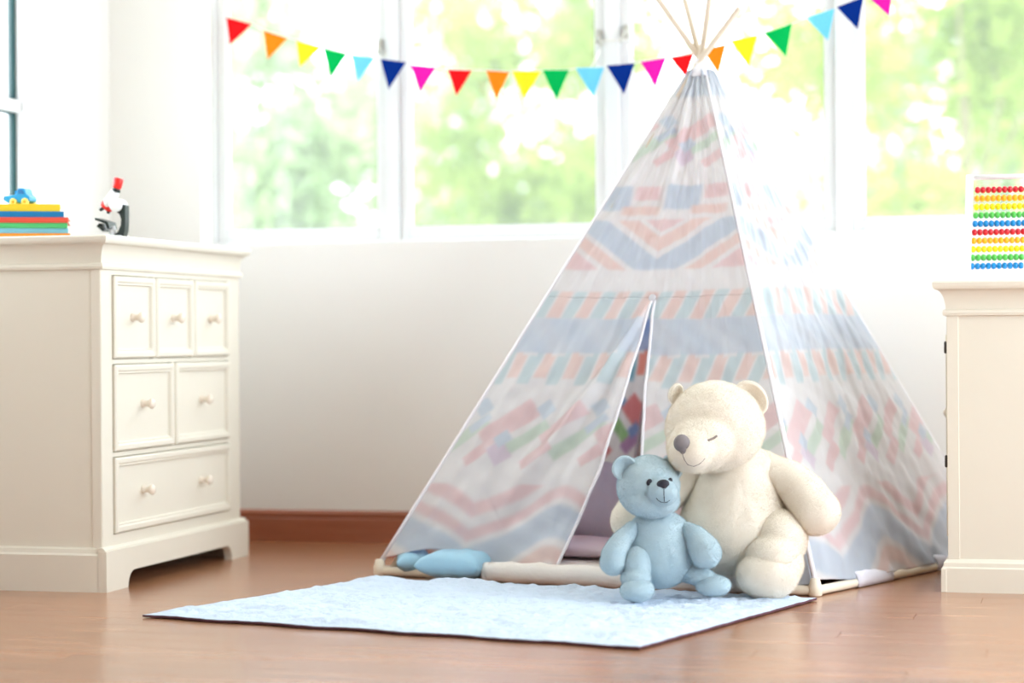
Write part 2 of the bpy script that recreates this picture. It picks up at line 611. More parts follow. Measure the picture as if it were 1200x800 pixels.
trees = [
    ('garden_tree', -5.7, 13.5, 2.2, 1.2, 1.7, 5200, 0.07, 0, 'pale hazy tree beyond the leftmost pane of the back windows'),
    ('garden_tree', -0.7, 13.5, 2.2, 1.35, 1.9, 7600, 0.07, 2, 'bright yellow green tree beyond the pane above the abacus'),
    ('garden_tree', -8.3, 18.0, 2.5, 1.4, 1.9, 5200, 0.08, 1, 'green tree farthest left in the garden behind the left window jamb'),
    ('garden_tree', -4.2, 18.0, 2.4, 1.25, 1.9, 5200, 0.08, 1, 'fresh green tree beyond the window post left of the teepee'),
    ('garden_tree', 0.9, 18.0, 2.6, 1.6, 2.0, 7600, 0.08, 1, 'fresh green tree at the right edge of the back windows'),
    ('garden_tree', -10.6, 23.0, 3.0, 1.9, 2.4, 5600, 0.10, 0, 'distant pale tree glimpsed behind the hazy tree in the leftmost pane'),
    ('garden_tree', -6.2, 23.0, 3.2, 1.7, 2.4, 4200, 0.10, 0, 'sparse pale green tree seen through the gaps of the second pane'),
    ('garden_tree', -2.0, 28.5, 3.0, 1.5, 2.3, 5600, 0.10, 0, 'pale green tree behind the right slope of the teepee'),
]
for a in trees: tree(*a[:8], LM[a[8]], a[9])
# a clipped pale hedge far behind, added to stand in for haze
hd = empty('haze_hedge', (-3, 33, -0.6), 'low pale hedge added as haze along the far end of the garden', 'hedge')
k = 16000
P = np.stack([rng.random(k) * 38 - 25, 32.4 + rng.random(k) * 1.4, -0.5 + rng.random(k) ** 0.8 * 3.4], 1)
P[:, 2] += 0.35 * np.sin(P[:, 0] * 1.3) + 0.25 * np.sin(P[:, 0] * 3.1)
P[:, 2] = np.maximum(P[:, 2], -0.55)
a = rng.normal(size=(k, 3)); a /= np.linalg.norm(a, axis=1)[:, None]
b = np.cross(a, rng.normal(size=(k, 3))); b /= np.linalg.norm(b, axis=1)[:, None]
V = np.stack([P - a * 0.16, P + b * 0.09, P + a * 0.16, P - b * 0.09], 1).reshape(-1, 3) - np.array([-3, 33, -0.6])
me = bpy.data.meshes.new('foliage')
me.vertices.add(4 * k); me.vertices.foreach_set('co', V.ravel())
me.loops.add(4 * k); me.loops.foreach_set('vertex_index', np.arange(4 * k))
me.polygons.add(k); me.polygons.foreach_set('loop_start', np.arange(0, 4 * k, 4))
me.update(calc_edges=True)
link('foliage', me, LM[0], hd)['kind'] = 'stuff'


# ------------------------------------------------------------------ dresser
def cove(h0, h1, o0, o1, n=7):
    return [(o0 + (o1 - o0) * (1 - math.cos(q)), h0 + (h1 - h0) * math.sin(q)) for q in [PI / 2 * k / n for k in range(n + 1)]]


def crown(parent, x0, x1, y0, y1, zt, ov):
    prof = [(0, zt - 0.092), (0.008, zt - 0.09), (0.010, zt - 0.083), (0.008, zt - 0.076), (0.002, zt - 0.074)] + cove(zt - 0.073, zt - 0.022, 0.002, ov - 0.006) + \
           [(ov - 0.002, zt - 0.018), (ov, zt - 0.012), (ov, zt - 0.004), (ov - 0.004, zt)]
    autosmooth(MB().rectloops(x0, x1, y0, y1, prof).build('crown_top', M['paint'], parent), 0.5)


def framed_front(name, parent, xf, y0, y1, z0, z1, bw=0.026, m=None):
    """drawer front facing +X with a raised moulded border round a recessed panel"""
    mb = MB()
    def ring(d, x): return [Vector((x, y0 + d, z0 + d)), Vector((x, y1 - d, z0 + d)), Vector((x, y1 - d, z1 - d)), Vector((x, y0 + d, z1 - d))]
    mb.loops([ring(0, xf - 0.012), ring(0, xf + 0.008), ring(0.004, xf + 0.012), ring(bw * 0.55, xf + 0.012), ring(bw * 0.75, xf + 0.008), ring(bw * 0.85, xf + 0.009), ring(bw, xf + 0.001), ring(bw + 0.02, xf + 0.001)])
    return mb.build(name, m or M['paint'], parent)


def knob(parent, p):
    MB().lathe(p, (1, 0, 0), [(0.012, 0), (0.012, 0.003), (0.009, 0.006), (0.008, 0.016), (0.010, 0.020), (0.0145, 0.026), (0.0145, 0.031), (0.010, 0.036), (0.003, 0.038)], 14).build('knob', M['knob'], parent, smooth=True)


DX0, DX1, DY0, DY1, DZ = -3.08, -2.54, 5.336, 6.312, 0.952
ds = empty('dresser', ((DX0 + DX1) / 2, (DY0 + DY1) / 2, 0), 'white six-drawer dresser carrying the books and the toy microscope', 'dresser')
bd = MB().box(DX0, DX1 - 0.014, DY0, DY1, 0.045, DZ - 0.08)
XF = DX1
# face frame around the drawers
DR = [(5.405, 5.672, 0.622, 0.845), (5.682, 5.945, 0.622, 0.845), (5.955, 6.222, 0.622, 0.845),
      (5.405, 5.798, 0.371, 0.604), (5.812, 6.222, 0.371, 0.604), (5.405, 6.222, 0.150, 0.353)]
for (y0, y1, z0, z1) in ((DY0, 5.402, 0.1, DZ - 0.08), (6.225, DY1, 0.1, DZ - 0.08), (5.402, 6.225, 0.1, 0.147), (5.402, 6.225, 0.356, 0.368), (5.402, 6.225, 0.607, 0.619), (5.402, 6.225, 0.848, DZ - 0.08),
                         (5.8, 5.81, 0.368, 0.607), (5.674, 5.680, 0.619, 0.848), (5.947, 5.953, 0.619, 0.848)):
    bd.box(XF - 0.0145, XF, y0, y1, z0, z1)
bd.build('body', M['paint'], ds)
# corner post with a fine groove on the near side
MB().box(DX1 - 0.028, DX1 - 0.001, DY0 - 0.003, DY0 + 0.003, 0.112, DZ - 0.09).build('corner_post', M['paint'], ds, bevel=0.001)
crown(ds, DX0, DX1, DY0, DY1, DZ, 0.03)
for i, (y0, y1, z0, z1) in enumerate(DR):
    d = framed_front('drawer', ds, XF - 0.002, y0, y1, z0, z1)
    kz = [0.733, 0.733, 0.733, 0.494, 0.494, 0.255][i]
    for ky in ([(y0 + y1) / 2] if i < 5 else [5.60, 6.01]):
        knob(d, (XF - 0.001, ky - 0.005, kz))
# plinth: moulded side, front with a cut-out between two feet
o = 0.02
pl = MB()
prof_s = [(DY0 - o, 0), (DY0 - o, 0.098), (DY0 - o + 0.006, 0.103), (DY0 - o + 0.009, 0.114), (DY0 + 0.001, 0.118), (DY0 + 0.02, 0.118), (DY0 + 0.02, 0)]
pl.loops([[Vector((x, a, b)) for a, b in prof_s] for x in (DX0, DX1 - 0.004)])
pl.build('side_plinth', M['paint'], ds)
MB().box(DX0, DX1 - 0.03, DY1 - 0.015, DY1 + o - 0.004, 0, 0.115).build('side_plinth', M['paint'], ds)
c0, c1, cz = 5.452, 6.196, 0.045
poly = [(DY0 - o, 0), (c0, 0)] + [(c0 + 0.042 * (1 - math.cos(q)), cz * math.sin(q)) for q in [PI / 2 * k / 6 for k in range(1, 7)]] + \
       [(c1 - 0.042 * (1 - math.cos(q)), cz * math.sin(q)) for q in [PI / 2 * k / 6 for k in range(6, 0, -1)]] + [(c1, 0), (DY1 + o, 0), (DY1 + o, 0.108), (DY0 - o, 0.108)]
fp = MB().prism([(DX1 - 0.005, a, b) for a, b in poly], (o + 0.005, 0, 0))
fp.loops([[Vector((DX1 + a, yy, b)) for a, b in ((-0.005, 0.1), (o - 0.004, 0.1), (o - 0.006, 0.112), (o - 0.014, 0.118), (-0.005, 0.118))] for yy in (DY0 - o + 0.004, DY1 + o - 0.004)])
fp.build('front_plinth', M['paint'], ds)

# ------------------------------------------------------------------ right cabinet (faces left; its side is towards us)
KX0, KX1, KY0, KY1, KZ = -0.350, 0.16, 5.772, 6.285, 0.809
cb = empty('cabinet', ((KX0 + KX1) / 2, (KY0 + KY1) / 2, 0), 'cream painted cabinet carrying the abacus beside the teepee', 'cabinet')
MB().box(KX0 + 0.02, KX1, KY0, KY1, 0.02, KZ - 0.08).build('body', M['paint'], cb)
MB().box(KX0, KX0 + 0.03, KY0 - 0.003, KY0 + 0.004, 0.085, KZ - 0.09).build('corner_post', M['paint'], cb, bevel=0.001)
crown(cb, KX0, KX1, KY0, KY1, KZ, 0.034)
dr = MB().box(KX0, KX0 + 0.0185, KY0 + 0.006, KY1 - 0.006, 0.09, KZ - 0.095)
dr.box(KX0 - 0.006, KX0, KY0 + 0.05, KY0 + 0.075, 0.14, KZ - 0.14).box(KX0 - 0.006, KX0, KY1 - 0.075, KY1 - 0.05, 0.14, KZ - 0.14)
dr.box(KX0 - 0.006, KX0, KY0 + 0.075, KY1 - 0.075, 0.14, 0.165).box(KX0 - 0.006, KX0, KY0 + 0.075, KY1 - 0.075, KZ - 0.165, KZ - 0.14)
door = dr.build('door', M['paint'], cb)
MB().lathe((KX0 - 0.001, KY1 - 0.05, 0.45), (-1, 0, 0), [(0.012, 0), (0.006, 0.006), (0.006, 0.016), (0.0145, 0.026), (0.0145, 0.031), (0.003, 0.038)], 14).build('knob', M['knob'], door, smooth=True)
for hz in (0.636, 0.339):
    MB().lathe((KX0 - 0.0035, KY0 + 0.006, hz - 0.022), (0, 0, 1), [(0.002, 0.006), (0.004, 0.009), (0.004, 0.035), (0.002, 0.038)], 10).build('hinge', M['hinge'], cb, smooth=True)
prof = [(0.016, 0), (0.016, 0.062), (0.012, 0.066), (0.011, 0.076), (0.004, 0.084), (0, 0.086)]
MB().rectloops(KX0, KX1, KY0, KY1, prof).build('plinth', M['paint'], cb)
MB().box(KX0 - 0.0175, KX0 - 0.004, KY0 - 0.0178, KY0 - 0.01, 0, 0.061).build('plinth_cap', M['paint'], cb, bevel=0.001)

# ------------------------------------------------------------------ rug
RC = [Vector((-2.206, 4.851, 0)), Vector((-0.925, 4.563, 0)), Vector((-0.660, 5.504, 0)), Vector((-1.915, 5.718, 0))]


def two_sided_sheet(name, top, thick, m, m2, parent=None):
    """top: (nu, nv, 3) array of world points; closes it into a thin slab"""
    nu, nv, _ = top.shape
    bot = top.copy(); bot[:, :, 2] -= thick
    bot[:, :, 2] = np.maximum(bot[:, :, 2], 0.0008)
    V = np.concatenate([top.reshape(-1, 3), bot.reshape(-1, 3)])
    org = np.array(origin(parent))
    i = np.arange(nu - 1)[:, None] * nv + np.arange(nv - 1)[None]
    q = np.stack([i, i + nv, i + nv + 1, i + 1], -1).reshape(-1, 4)
    n = nu * nv
    F = [tuple(r) for r in q] + [tuple(r[::-1] + n) for r in q]
    e = [j for j in range(nv - 1)] + [k * nv + nv - 1 for k in range(nu - 1)] + [(nu - 1) * nv + nv - 1 - j for j in range(nv - 1)] + [(nu - 1 - k) * nv for k in range(nu - 1)]
    ne = len(e)
    side = [(e[k], e[(k + 1) % ne], e[(k + 1) % ne] + n, e[k] + n) for k in range(ne)]
    me = bpy.data.meshes.new(name)
    me.from_pydata([tuple(p) for p in V - org], [], F + side)
    me.materials.append(m); me.materials.append(m2)
    me.polygons.foreach_set('material_index', [0] * len(q) + [1] * (len(q) + ne))
    me.polygons.foreach_set('use_smooth', [True] * (2 * len(q)) + [False] * ne)
    o = bpy.data.objects.new(name, me)
    col.objects.link(o)
    o.parent = parent
    return o


def quad_grid(C, nu, nv):
    C = [np.array(c) for c in C]
    u = np.linspace(0, 1, nu)[:, None, None]; v = np.linspace(0, 1, nv)[None, :, None]
    return (C[0] * (1 - u) + C[1] * u) * (1 - v) + (C[3] * (1 - u) + C[2] * u) * v


M['rug'] = mat('quilt_cotton', (206, 221, 239), 0.85, 0.1, 0.06, 14, 0.6, 60)
M['rug_shadow'] = mat('quilt_edge_shadow', (96, 66, 74), 0.9, 0.1, 0.1, 20)  # rim and underside coloured dark to stand for the shadow under the edge
NU, NV = 190, 140
G = quad_grid(RC, NU, NV)
uu, vv = np.meshgrid(np.linspace(0, 1, NU), np.linspace(0, 1, NV), indexing='ij')
hgt = np.zeros((NU, NV))
for i in range(NU):
    for j in range(NV):
        p = Vector((G[i, j, 0], G[i, j, 1], 0))
        b0 = 0.6 * noise.noise(p * 5.0)
        a = noise.noise(p * 13.0 + Vector((b0, 0, 0))); b = noise.noise(p * 34.0 + Vector((5, 2, 1))); c = noise.noise(Vector((p.x * 4, p.y * 16, 3)))
        hgt[i, j] = 0.007 * (1 - abs(a) * 2.4) + 0.005 * (1 - abs(b) * 2.4) + 0.010 * max(c, 0)
edge = np.minimum(np.minimum(uu, 1 - uu) * 1.3, np.minimum(vv, 1 - vv))
hgt *= np.clip(edge / 0.05, 0.12, 1)
# soft folds near the back edge
hgt += 0.006 * np.exp(-((vv - 0.94) / 0.035) ** 2) * (0.5 + 0.5 * np.sin(uu * 26 + 1.3)) * np.clip((0.75 - uu) / 0.1, 0, 1)
G[:, :, 2] = 0.0075 + np.maximum(hgt, 0)
wob = 0.006 * np.sin(uu * 31) * (vv < 0.002)
G[:, :, 1] += wob
rug = two_sided_sheet('rug', G, 0.0055, M['rug'], M['rug_shadow'])
tag(rug, 'pale blue quilted play mat spread on the floor before the teepee', 'rug')

# ------------------------------------------------------------------ teepee
FL, FR, BR, BL = Vector((-1.935, 5.855, 0.014)), Vector((-0.676, 5.604, 0.014)), Vector((-0.262, 6.655, 0.014)), Vector((-1.40, 6.66, 0.014))
APEX = spot(821, 76, 6.2)
tp = empty('teepee', (APEX.x, APEX.y, 0), 'white teepee play tent with pastel printed cloth panels and crossed poles', 'tent')
PC = {
    'white': ((243, 241, 244), (243, 240, 240)), 'blue': ((178, 207, 232), (20, 92, 190)), 'lblue': ((186, 212, 232), (30, 140, 210)),
    'teal': ((180, 216, 224), (40, 165, 195)), 'peach': ((243, 200, 188), (238, 98, 40)), 'pink': ((242, 190, 198), (222, 44, 44)),
    'red': ((240, 178, 186), (214, 36, 40)), 'green': ((188, 220, 200), (120, 190, 20)), 'purple': ((222, 190, 222), (160, 70, 160))}
MIXW = 0.70
PC = {k: (tuple(p * (1 - MIXW) + 242 * MIXW for p in a), b) for k, (a, b) in PC.items()}
PCL = {k: (np.array(lin(a)), np.array(lin(b))) for k, (a, b) in PC.items()}


def sstep(a, b, x):
    t = np.clip((x - a) / (b - a), 0, 1)
    return t * t * (3 - 2 * t)


def cloth_print(x, t, L=1.55):
    """x metres from the panel's middle, t 0..1 up the panel -> two colour arrays (outside, inside)"""
    out = np.empty(x.shape + (3,)); inn = np.empty(x.shape + (3,))
    out[:] = PCL['white'][0]; inn[:] = PCL['white'][1]
    e = 0.005

    def lay(mask, c):
        nonlocal out, inn
        mk = mask[..., None]
        out = out * (1 - mk) + PCL[c][0] * mk
        inn = inn * (1 - mk) + PCL[c][1] * mk

    def band(t0, t1, wob=0):
        return sstep(t0 - 0.003, t0 + 0.003, t + wob) * (1 - sstep(t1 - 0.003, t1 + 0.003, t + wob))

    def rng_(f, a, b, ee=e):
        return sstep(a - ee, a + ee, f) * (1 - sstep(b - ee, b + ee, f))

    y = t * L
    # chevrons at the hem
    b = band(0.0, 0.168)
    p = 0.52
    xm = np.abs(((x + 0.26 + 0.12) % p) - p / 2)
    f = y + 0.62 * np.sqrt(xm ** 2 + 0.003) + 0.012 * np.sin(x * 19)
    lay(b * rng_(f, 0.13, 0.225, 0.011), 'blue')
    lay(b * rng_(f, 0.245, 0.28, 0.011), 'pink')
    lay(b * rng_(f, 0.06, 0.105, 0.011), 'peach')
    lay(b * rng_(f, 0.315, 0.36, 0.011), 'pink')
    # pills
    def pills(t0, t1, cell, ph):
        nonlocal out, inn
        b = band(t0, t1)
        hh = (t1 - t0) * L
        yy = (t - t0) * L - hh / 2
        k = hh / 0.21
        for (cx, cy, hl, hw, an, c) in ((-.13, .03, .075, .020, .66, 'pink'), (-.075, -.012, .085, .017, .66, 'green'), (-.03, .078, .022, .022, .7, 'lblue'), (-.03, .03, .035, .012, .66, 'blue'),
                                        (.055, .03, .085, .029, .66, 'pink'), (.105, -.015, .080, .016, .66, 'green'), (.045, -.055, .026, .03, .66, 'purple'), (.05, -.015, .022, .018, .7, 'blue'),
                                        (-.025, -.062, .035, .016, .66, 'red'), (.155, .075, .022, .022, .7, 'lblue'), (.16, -.062, .05, .018, .66, 'pink')):
            xx = ((x + ph - cx * k + cell / 2) % cell) - cell / 2
            dx, dy = xx * math.cos(an) + (yy - cy * k) * math.sin(an), -xx * math.sin(an) + (yy - cy * k) * math.cos(an)
            d = np.maximum(np.abs(dx) - hl * k, np.abs(dy) - hw * k)
            lay(b * (1 - sstep(-e, e, d)), c)
    pills(0.195, 0.335, 0.36, 0.03)
    # striped bands either side of a blue one
    for (t0, t1, sl) in ((0.368, 0.424, 0.25), (0.492, 0.545, 0.35)):
        wob = 0.006 * np.sign(np.sin(x * 2 * PI / 0.084)) if t0 < 0.4 else 0
        b = band(t0, t1, wob)
        q = ((x - sl * (t - t0) * L) / 0.084) % 1
        lay(b * rng_(q, 0.04, 0.46, 0.05), 'teal')
        lay(b * rng_(q, 0.54, 0.96, 0.05), 'peach')
    lay(band(0.424, 0.492) * (0.85 + 0.15 * np.sin(x * 37 + t * 60)), 'blue')
    # nested V shapes
    b = band(0.588, 0.685)
    f = (t - 0.588) * L - 0.72 * np.abs(x)
    lay(b * rng_(f, -0.045, 0.03), 'blue')
    lay(b * rng_(f, 0.052, 0.095), 'peach')
    lay(b * rng_(f, 0.11, 0.3), 'pink')
    lay(b * rng_(f, -0.10, -0.062), 'peach')
    lay(b * rng_(f, -0.24, -0.12), 'pink')
    # broken blue bars
    b = band(0.705, 0.752)
    q = ((x + 0.02) / 0.2) % 1
    lay(b * rng_(q, 0.05, 0.55, 0.04), 'blue')
    lay(b * rng_(q, 0.6, 0.95, 0.06) * sstep(0.722, 0.728, t), 'pink')
    lay(band(0.695, 0.712) * rng_(q, 0.45, 0.98, 0.06), 'peach')
    pills(0.785, 0.895, 0.30, 0.02)
    lay(band(0.93, 1.01) * 0.6, 'lblue')
    return out, inn


def cloth_material(name, attr, trans):
    m = bpy.data.materials.new(name)
    m.use_nodes = True
    nt = m.node_tree
    b = nt.nodes['Principled BSDF']
    at = nt.nodes.new('ShaderNodeAttribute')
    at.attribute_name = attr
    tc = nt.nodes.new('ShaderNodeTexCoord')
    n = nt.nodes.new('ShaderNodeTexNoise')
    n.inputs['Scale'].default_value = 60
    n.inputs['Detail'].default_value = 4
    nt.links.new(tc.outputs['Object'], n.inputs['Vector'])
    bp = nt.nodes.new('ShaderNodeBump')
    bp.inputs['Strength'].default_value = 0.06
    bp.inputs['Distance'].default_value = 0.01
    nt.links.new(n.outputs['Fac'], bp.inputs['Height'])
    nt.links.new(at.outputs['Color'], b.inputs['Base Color'])
    nt.links.new(bp.outputs[0], b.inputs['Normal'])
    b.inputs['Roughness'].default_value = 0.36
    b.inputs['Specular IOR Level'].default_value = 0.6
    b.inputs['Sheen Weight'].default_value = 0.25
    tr = nt.nodes.new('ShaderNodeBsdfTranslucent')
    at2 = nt.nodes.new('ShaderNodeAttribute')
    at2.attribute_name = 'print_out'
    ca = nt.nodes.new('ShaderNodeMix'); ca.data_type = 'RGBA'
    ca.inputs[0].default_value = 0.4
    nt.links.new(at2.outputs['Color'], ca.inputs[6])
    nt.links.new(at.outputs['Color'], ca.inputs[7])
    nt.links.new(ca.outputs[2], tr.inputs[0])
    mx = nt.nodes.new('ShaderNodeMixShader')
    mx.inputs[0].default_value = trans
    nt.links.new(b.outputs[0], mx.inputs[1])
    nt.links.new(tr.outputs[0], mx.inputs[2])
    nt.links.new(mx.outputs[0], nt.nodes['Material Output'].inputs[0])
    return m


M['cloth_out'] = cloth_material('tent_cloth_face', 'print_out', 0.42)
M['cloth_in'] = cloth_material('tent_cloth_lining', 'print_in', 0.6)


def panel(name, A, B, ns, nt_, s0f, s1f, t0, t1, dispf, hemf=None, outw=None, labels=None):
    """cloth sheet between two poles; s0f/s1f give its left and right limits at height t"""
    A, B, P = np.array(A), np.array(B), np.array(APEX)
    cen = np.array([APEX.x, APEX.y, 0.5])
    tl = np.linspace(t0, t1, nt_)[:, None]
    q = np.linspace(0, 1, ns)[None, :]
    s0 = np.vectorize(s0f)(tl); s1 = np.vectorize(s1f)(tl)
    s = s0 + (s1 - s0) * q
    t = np.repeat(tl, ns, 1)
    if hemf is not None:
        t = t + hemf(s) * (1 - (t - t0) / (t1 - t0))
    base = A[None, None] * (1 - s[..., None]) + B[None, None] * s[..., None]
    oA, oB = A - cen, B - cen
    oA[2] = oB[2] = 0
    oA, oB = oA / np.linalg.norm(oA) * 0.015, oB / np.linalg.norm(oB) * 0.015
    tip = P + oA * (1 - s[..., None]) + oB * s[..., None]
    pos = base * (1 - t[..., None]) + tip * t[..., None]
    nrm = np.cross(B - A, P - A); nrm /= np.linalg.norm(nrm)
    if nrm @ (A - cen) < 0: nrm = -nrm
    pos = pos + nrm * (0.013 + dispf(s, t))[..., None]
    W = np.linalg.norm(B - A)
    xx = (s - 0.5) * W * (1 - t)
    co, ci = cloth_print(xx, t)
    me = bpy.data.meshes.new(name)
    org = np.array(origin(tp))
    n = ns * nt_
    i = np.arange(nt_ - 1)[:, None] * ns + np.arange(ns - 1)[None]
    F = np.stack([i, i + 1, i + ns + 1, i + ns], -1).reshape(-1, 4)
    me.vertices.add(n); me.vertices.foreach_set('co', (pos - org).reshape(-1))
    # orient outward
    v = (pos.reshape(-1, 3))
    f0 = F[len(F) // 2]
    fn = np.cross(v[f0[1]] - v[f0[0]], v[f0[2]] - v[f0[0]])
    if fn @ nrm < 0: F = F[:, ::-1]
    me.loops.add(4 * len(F)); me.loops.foreach_set('vertex_index', F.reshape(-1).astype(np.int32))
    me.polygons.add(len(F)); me.polygons.foreach_set('loop_start', np.arange(0, 4 * len(F), 4))
    me.polygons.foreach_set('use_smooth', [True] * len(F))
    me.update(calc_edges=True)
    for an, c in (('print_out', co), ('print_in', ci)):
        ca = me.color_attributes.new(an, 'FLOAT_COLOR', 'POINT')
        ca.data.foreach_set('color', np.concatenate([c.reshape(-1, 3), np.ones((n, 1))], 1).reshape(-1))
    me.materials.append(M['cloth_out']); me.materials.append(M['cloth_in'])
    o = bpy.data.objects.new(name, me)
    col.objects.link(o)
    o.parent = tp
    md = o.modifiers.new('thickness', 'SOLIDIFY')
    md.thickness = 0.0015; md.offset = -1; md.material_offset = 1; md.material_offset_rim = 0
    return o, pos, nrm


def wr(s, t, a, ph):
    """small irregular creases"""
    return a * (np.sin(s * 23 + t * 31 + ph) * np.sin(t * 19 - s * 7 + ph * 2) + 0.6 * np.sin(s * 51 - t * 44 + ph * 3) * np.sin(t * 37 + s * 13) + 0.35 * np.sin(s * 90 + t * 70 + ph) * np.sin(t * 83 - s * 40))


def edge_fade(s):
    return np.clip(np.minimum(s, 1 - s) / 0.06, 0, 1)


TS = 0.533          # top of the slit
SS = 0.515


def ridge(s, t, p0, p1, w, h):
    d = np.array(p1) - np.array(p0)
    ln = np.hypot(*d)
    a = ((s - p0[0]) * d[0] + (t - p0[1]) * d[1]) / ln
    b = (-(s - p0[0]) * d[1] + (t - p0[1]) * d[0]) / ln
    k = np.clip(a / ln, 0, 1)
    return h * np.exp(-(b / (w * (0.35 + k))) ** 2) * np.sin(np.clip(a / ln, 0, 1) * PI) ** 0.6


def d_up(s, t):
    k = np.clip((t - TS) / (1 - TS), 0, 1)
    mid = np.exp(-((s - 0.52 + 0.05 * k) / 0.05) ** 2) * 0.012 * np.sin(k * PI) ** 0.7
    return mid + wr(s, t, 0.0042, 0.4) * edge_fade(s) - 0.02 * np.sin(np.clip(s, 0, 1) * PI) * (1 - k)


def d_left(s, t):
    k = np.clip(1 - t / TS, 0, 1)
    r = ridge(s, t, (SS, TS), (0.22, 0.12), 0.03, 0.034) + ridge(s, t, (SS, TS - 0.01), (0.40, 0.10), 0.03, 0.010) + ridge(s, t, (0.06, 0.34), (0.32, 0.44), 0.025, 0.006)
    return r + wr(s, t, 0.0042, 0.4) * edge_fade(s) - 0.02 * np.sin(np.clip(s, 0, 1) * PI) * (1 - k) + 0.03 * k * np.clip(s / 0.4, 0, 1) ** 1.5 + 0.012 * k * np.sin(s * 17)


def d_right(s, t):
    k = np.clip(1 - t / TS, 0, 1)
    return wr(s, t, 0.0042, 0.4) * edge_fade(s) - 0.02 * np.sin(np.clip(s, 0, 1) * PI) * (1 - k) - 0.075 * np.sin(PI * np.clip(s - 0.45, 0, 0.55) / 0.55) * k


def d_side(s, t):
    g = np.sin(np.clip(s, 0, 1) * PI)
    ang = s * 26 + t * 14
    return 0.012 * g * np.sin(t * PI) + wr(s, t, 0.0038, 3.7) * edge_fade(s) + 0.0022 * np.sin(ang * 2.2 + 3 * np.sin(t * 9)) * edge_fade(s) * np.clip(1.15 - t, 0, 1)


TTOP = 0.985
el = lambda t: SS - (0.035 * min(1, (TS - t) / 0.35) + 0.035 * max(0, (TS - t - 0.35) / 0.18)) if t < TS else SS
er = lambda t: SS + 0.01 + 0.085 * (TS - t) / TS if t < TS else SS
zero = lambda t: 0.0
one = lambda t: 1.0
panel('front_panel', FL, FR, 190, 170, zero, one, TS, TTOP, d_up)
hemL = lambda s: 0.020 + 0.022 * np.exp(-((s - 0.12) / 0.09) ** 2) - 0.008 * np.exp(-((s - 0.36) / 0.1) ** 2)
fo, fpos, fn_ = panel('door_flap', FL, FR, 130, 190, zero, el, 0.0, TS, d_left, hemL)
ro_, rpos, rn_ = panel('door_flap', FL, FR, 120, 190, er, one, 0.0, TS, d_right, lambda s: 0.008 + 0 * s)
panel('side_panel', FR, BR, 190, 300, zero, one, 0.0, TTOP, d_side, lambda s: 0.004 + 0.012 * np.exp(-(s / 0.12) ** 2))
panel('back_panel', BR, BL, 150, 240, zero, one, 0.0, TTOP, d_side, lambda s: 0.02 + 0 * s)
panel('side_panel', BL, FL, 110, 150, zero, one, 0.0, TTOP, d_side, lambda s: 0.02 + 0 * s)


def ribbon(name, pts, r, m=None, sq=1.0):
    return MB().tube([tuple(p) for p in pts], r, 8, sq).build(name, m or M['hem'], tp, smooth=True)


ribbon('flap_hem', fpos[::4, -1], 0.0042)
ribbon('flap_hem', rpos[::4, 0], 0.0042)
# eyelet button where the slit begins
e0 = Vector(fpos[-1, -1]) + Vector(fn_) * 0.004
MB().lathe(e0, tuple(fn_), [(0.0095, 0), (0.011, 0.003), (0.008, 0.006), (0.003, 0.007)], 14).build('button', mat('button_silver', (205, 205, 212), 0.3, 0.6, 0.03, 50), tp, smooth=True)
# poles, crossing at the apex
tops = [spot(866, 10, 6.13), spot(762, -14, 6.22), spot(797, -20, 6.3), spot(834, -18, 6.12)]
order = [(FL, tops[0]), (BR, tops[1]), (FR, tops[2]), (BL, tops[3])]
for k, (b_, t_) in enumerate(order):
    a = Vector(APEX) + [Vector((-.008, -.012, 0)), Vector((.010, .004, 0)), Vector((.004, -.006, .004)), Vector((-.004, .012, 0))][k]
    inw = (Vector((APEX.x, APEX.y, 0)) - b_); inw.z = 0; inw.normalize()
    p0 = Vector((b_.x, b_.y, 0.002)) + inw * 0.026
    MB().tube([p0, p0.lerp(a, 0.5), a, t_, t_ + (t_ - a) * 0.012], [0.0095, 0.0095, 0.009, 0.0085, 0.006], 12).build('pole', M['pole'], tp, smooth=True)
# pole sleeves along the corner seams
for b_, rs_ in ((FL, 0.0075), (FR, 0.0065), (BR, 0.007), (BL, 0.007)):
    out = (b_ - Vector((APEX.x, APEX.y, 0))); out.z = 0; out.normalize()
    pts = [b_ * (1 - q) + Vector(APEX) * q + out * (0.012 + 0.010 * q) for q in [0.02 + 0.955 * k / 12 for k in range(13)]]
    ribbon('pole_sleeve', pts, [rs_] * 11 + [rs_ * 0.9, rs_ * 0.8])
# cloth gathered round the crossing and its lacing
MB().lathe(Vector(APEX) - Vector((0, 0, 0.028)), (0, 0, 1), [(0.040, -0.008), (0.033, 0.010), (0.022, 0.03), (0.025, 0.042), (0.019, 0.043), (0.014, 0.02)], 20).build('gathered_collar', M['hem'], tp, smooth=True)
lc = MB()
for k in range(3):
    lc.tube([Vector(APEX) + Vector((0.021 * math.cos(q), 0.021 * math.sin(q), -0.002 + 0.006 * k + 0.002 * math.sin(q + k))) for q in [2 * PI * j / 16 for j in range(17)]], 0.0028, 6)
lc.build('lacing', M['string'], tp, smooth=True)
# base rods
for (a, b) in ((FL, FR), (FR, BR), (BR, BL), (BL, FL)):
    d = (b - a).normalized()
    MB().tube([a - d * 0.012, a, b, b + d * 0.012], [0.010, 0.0125, 0.0125, 0.010], 12).build('base_rod', M['rod'], tp, smooth=True)
for b_ in (FL, FR, BR, BL):
    MB().lathe((b_.x, b_.y, 0.0005), (0, 0, 1), [(0.015, 0), (0.018, 0.003), (0.018, 0.026), (0.015, 0.032), (0.012, 0.045), (0.009, 0.046)], 14).build('corner_joint', M['rod'], tp, smooth=True)
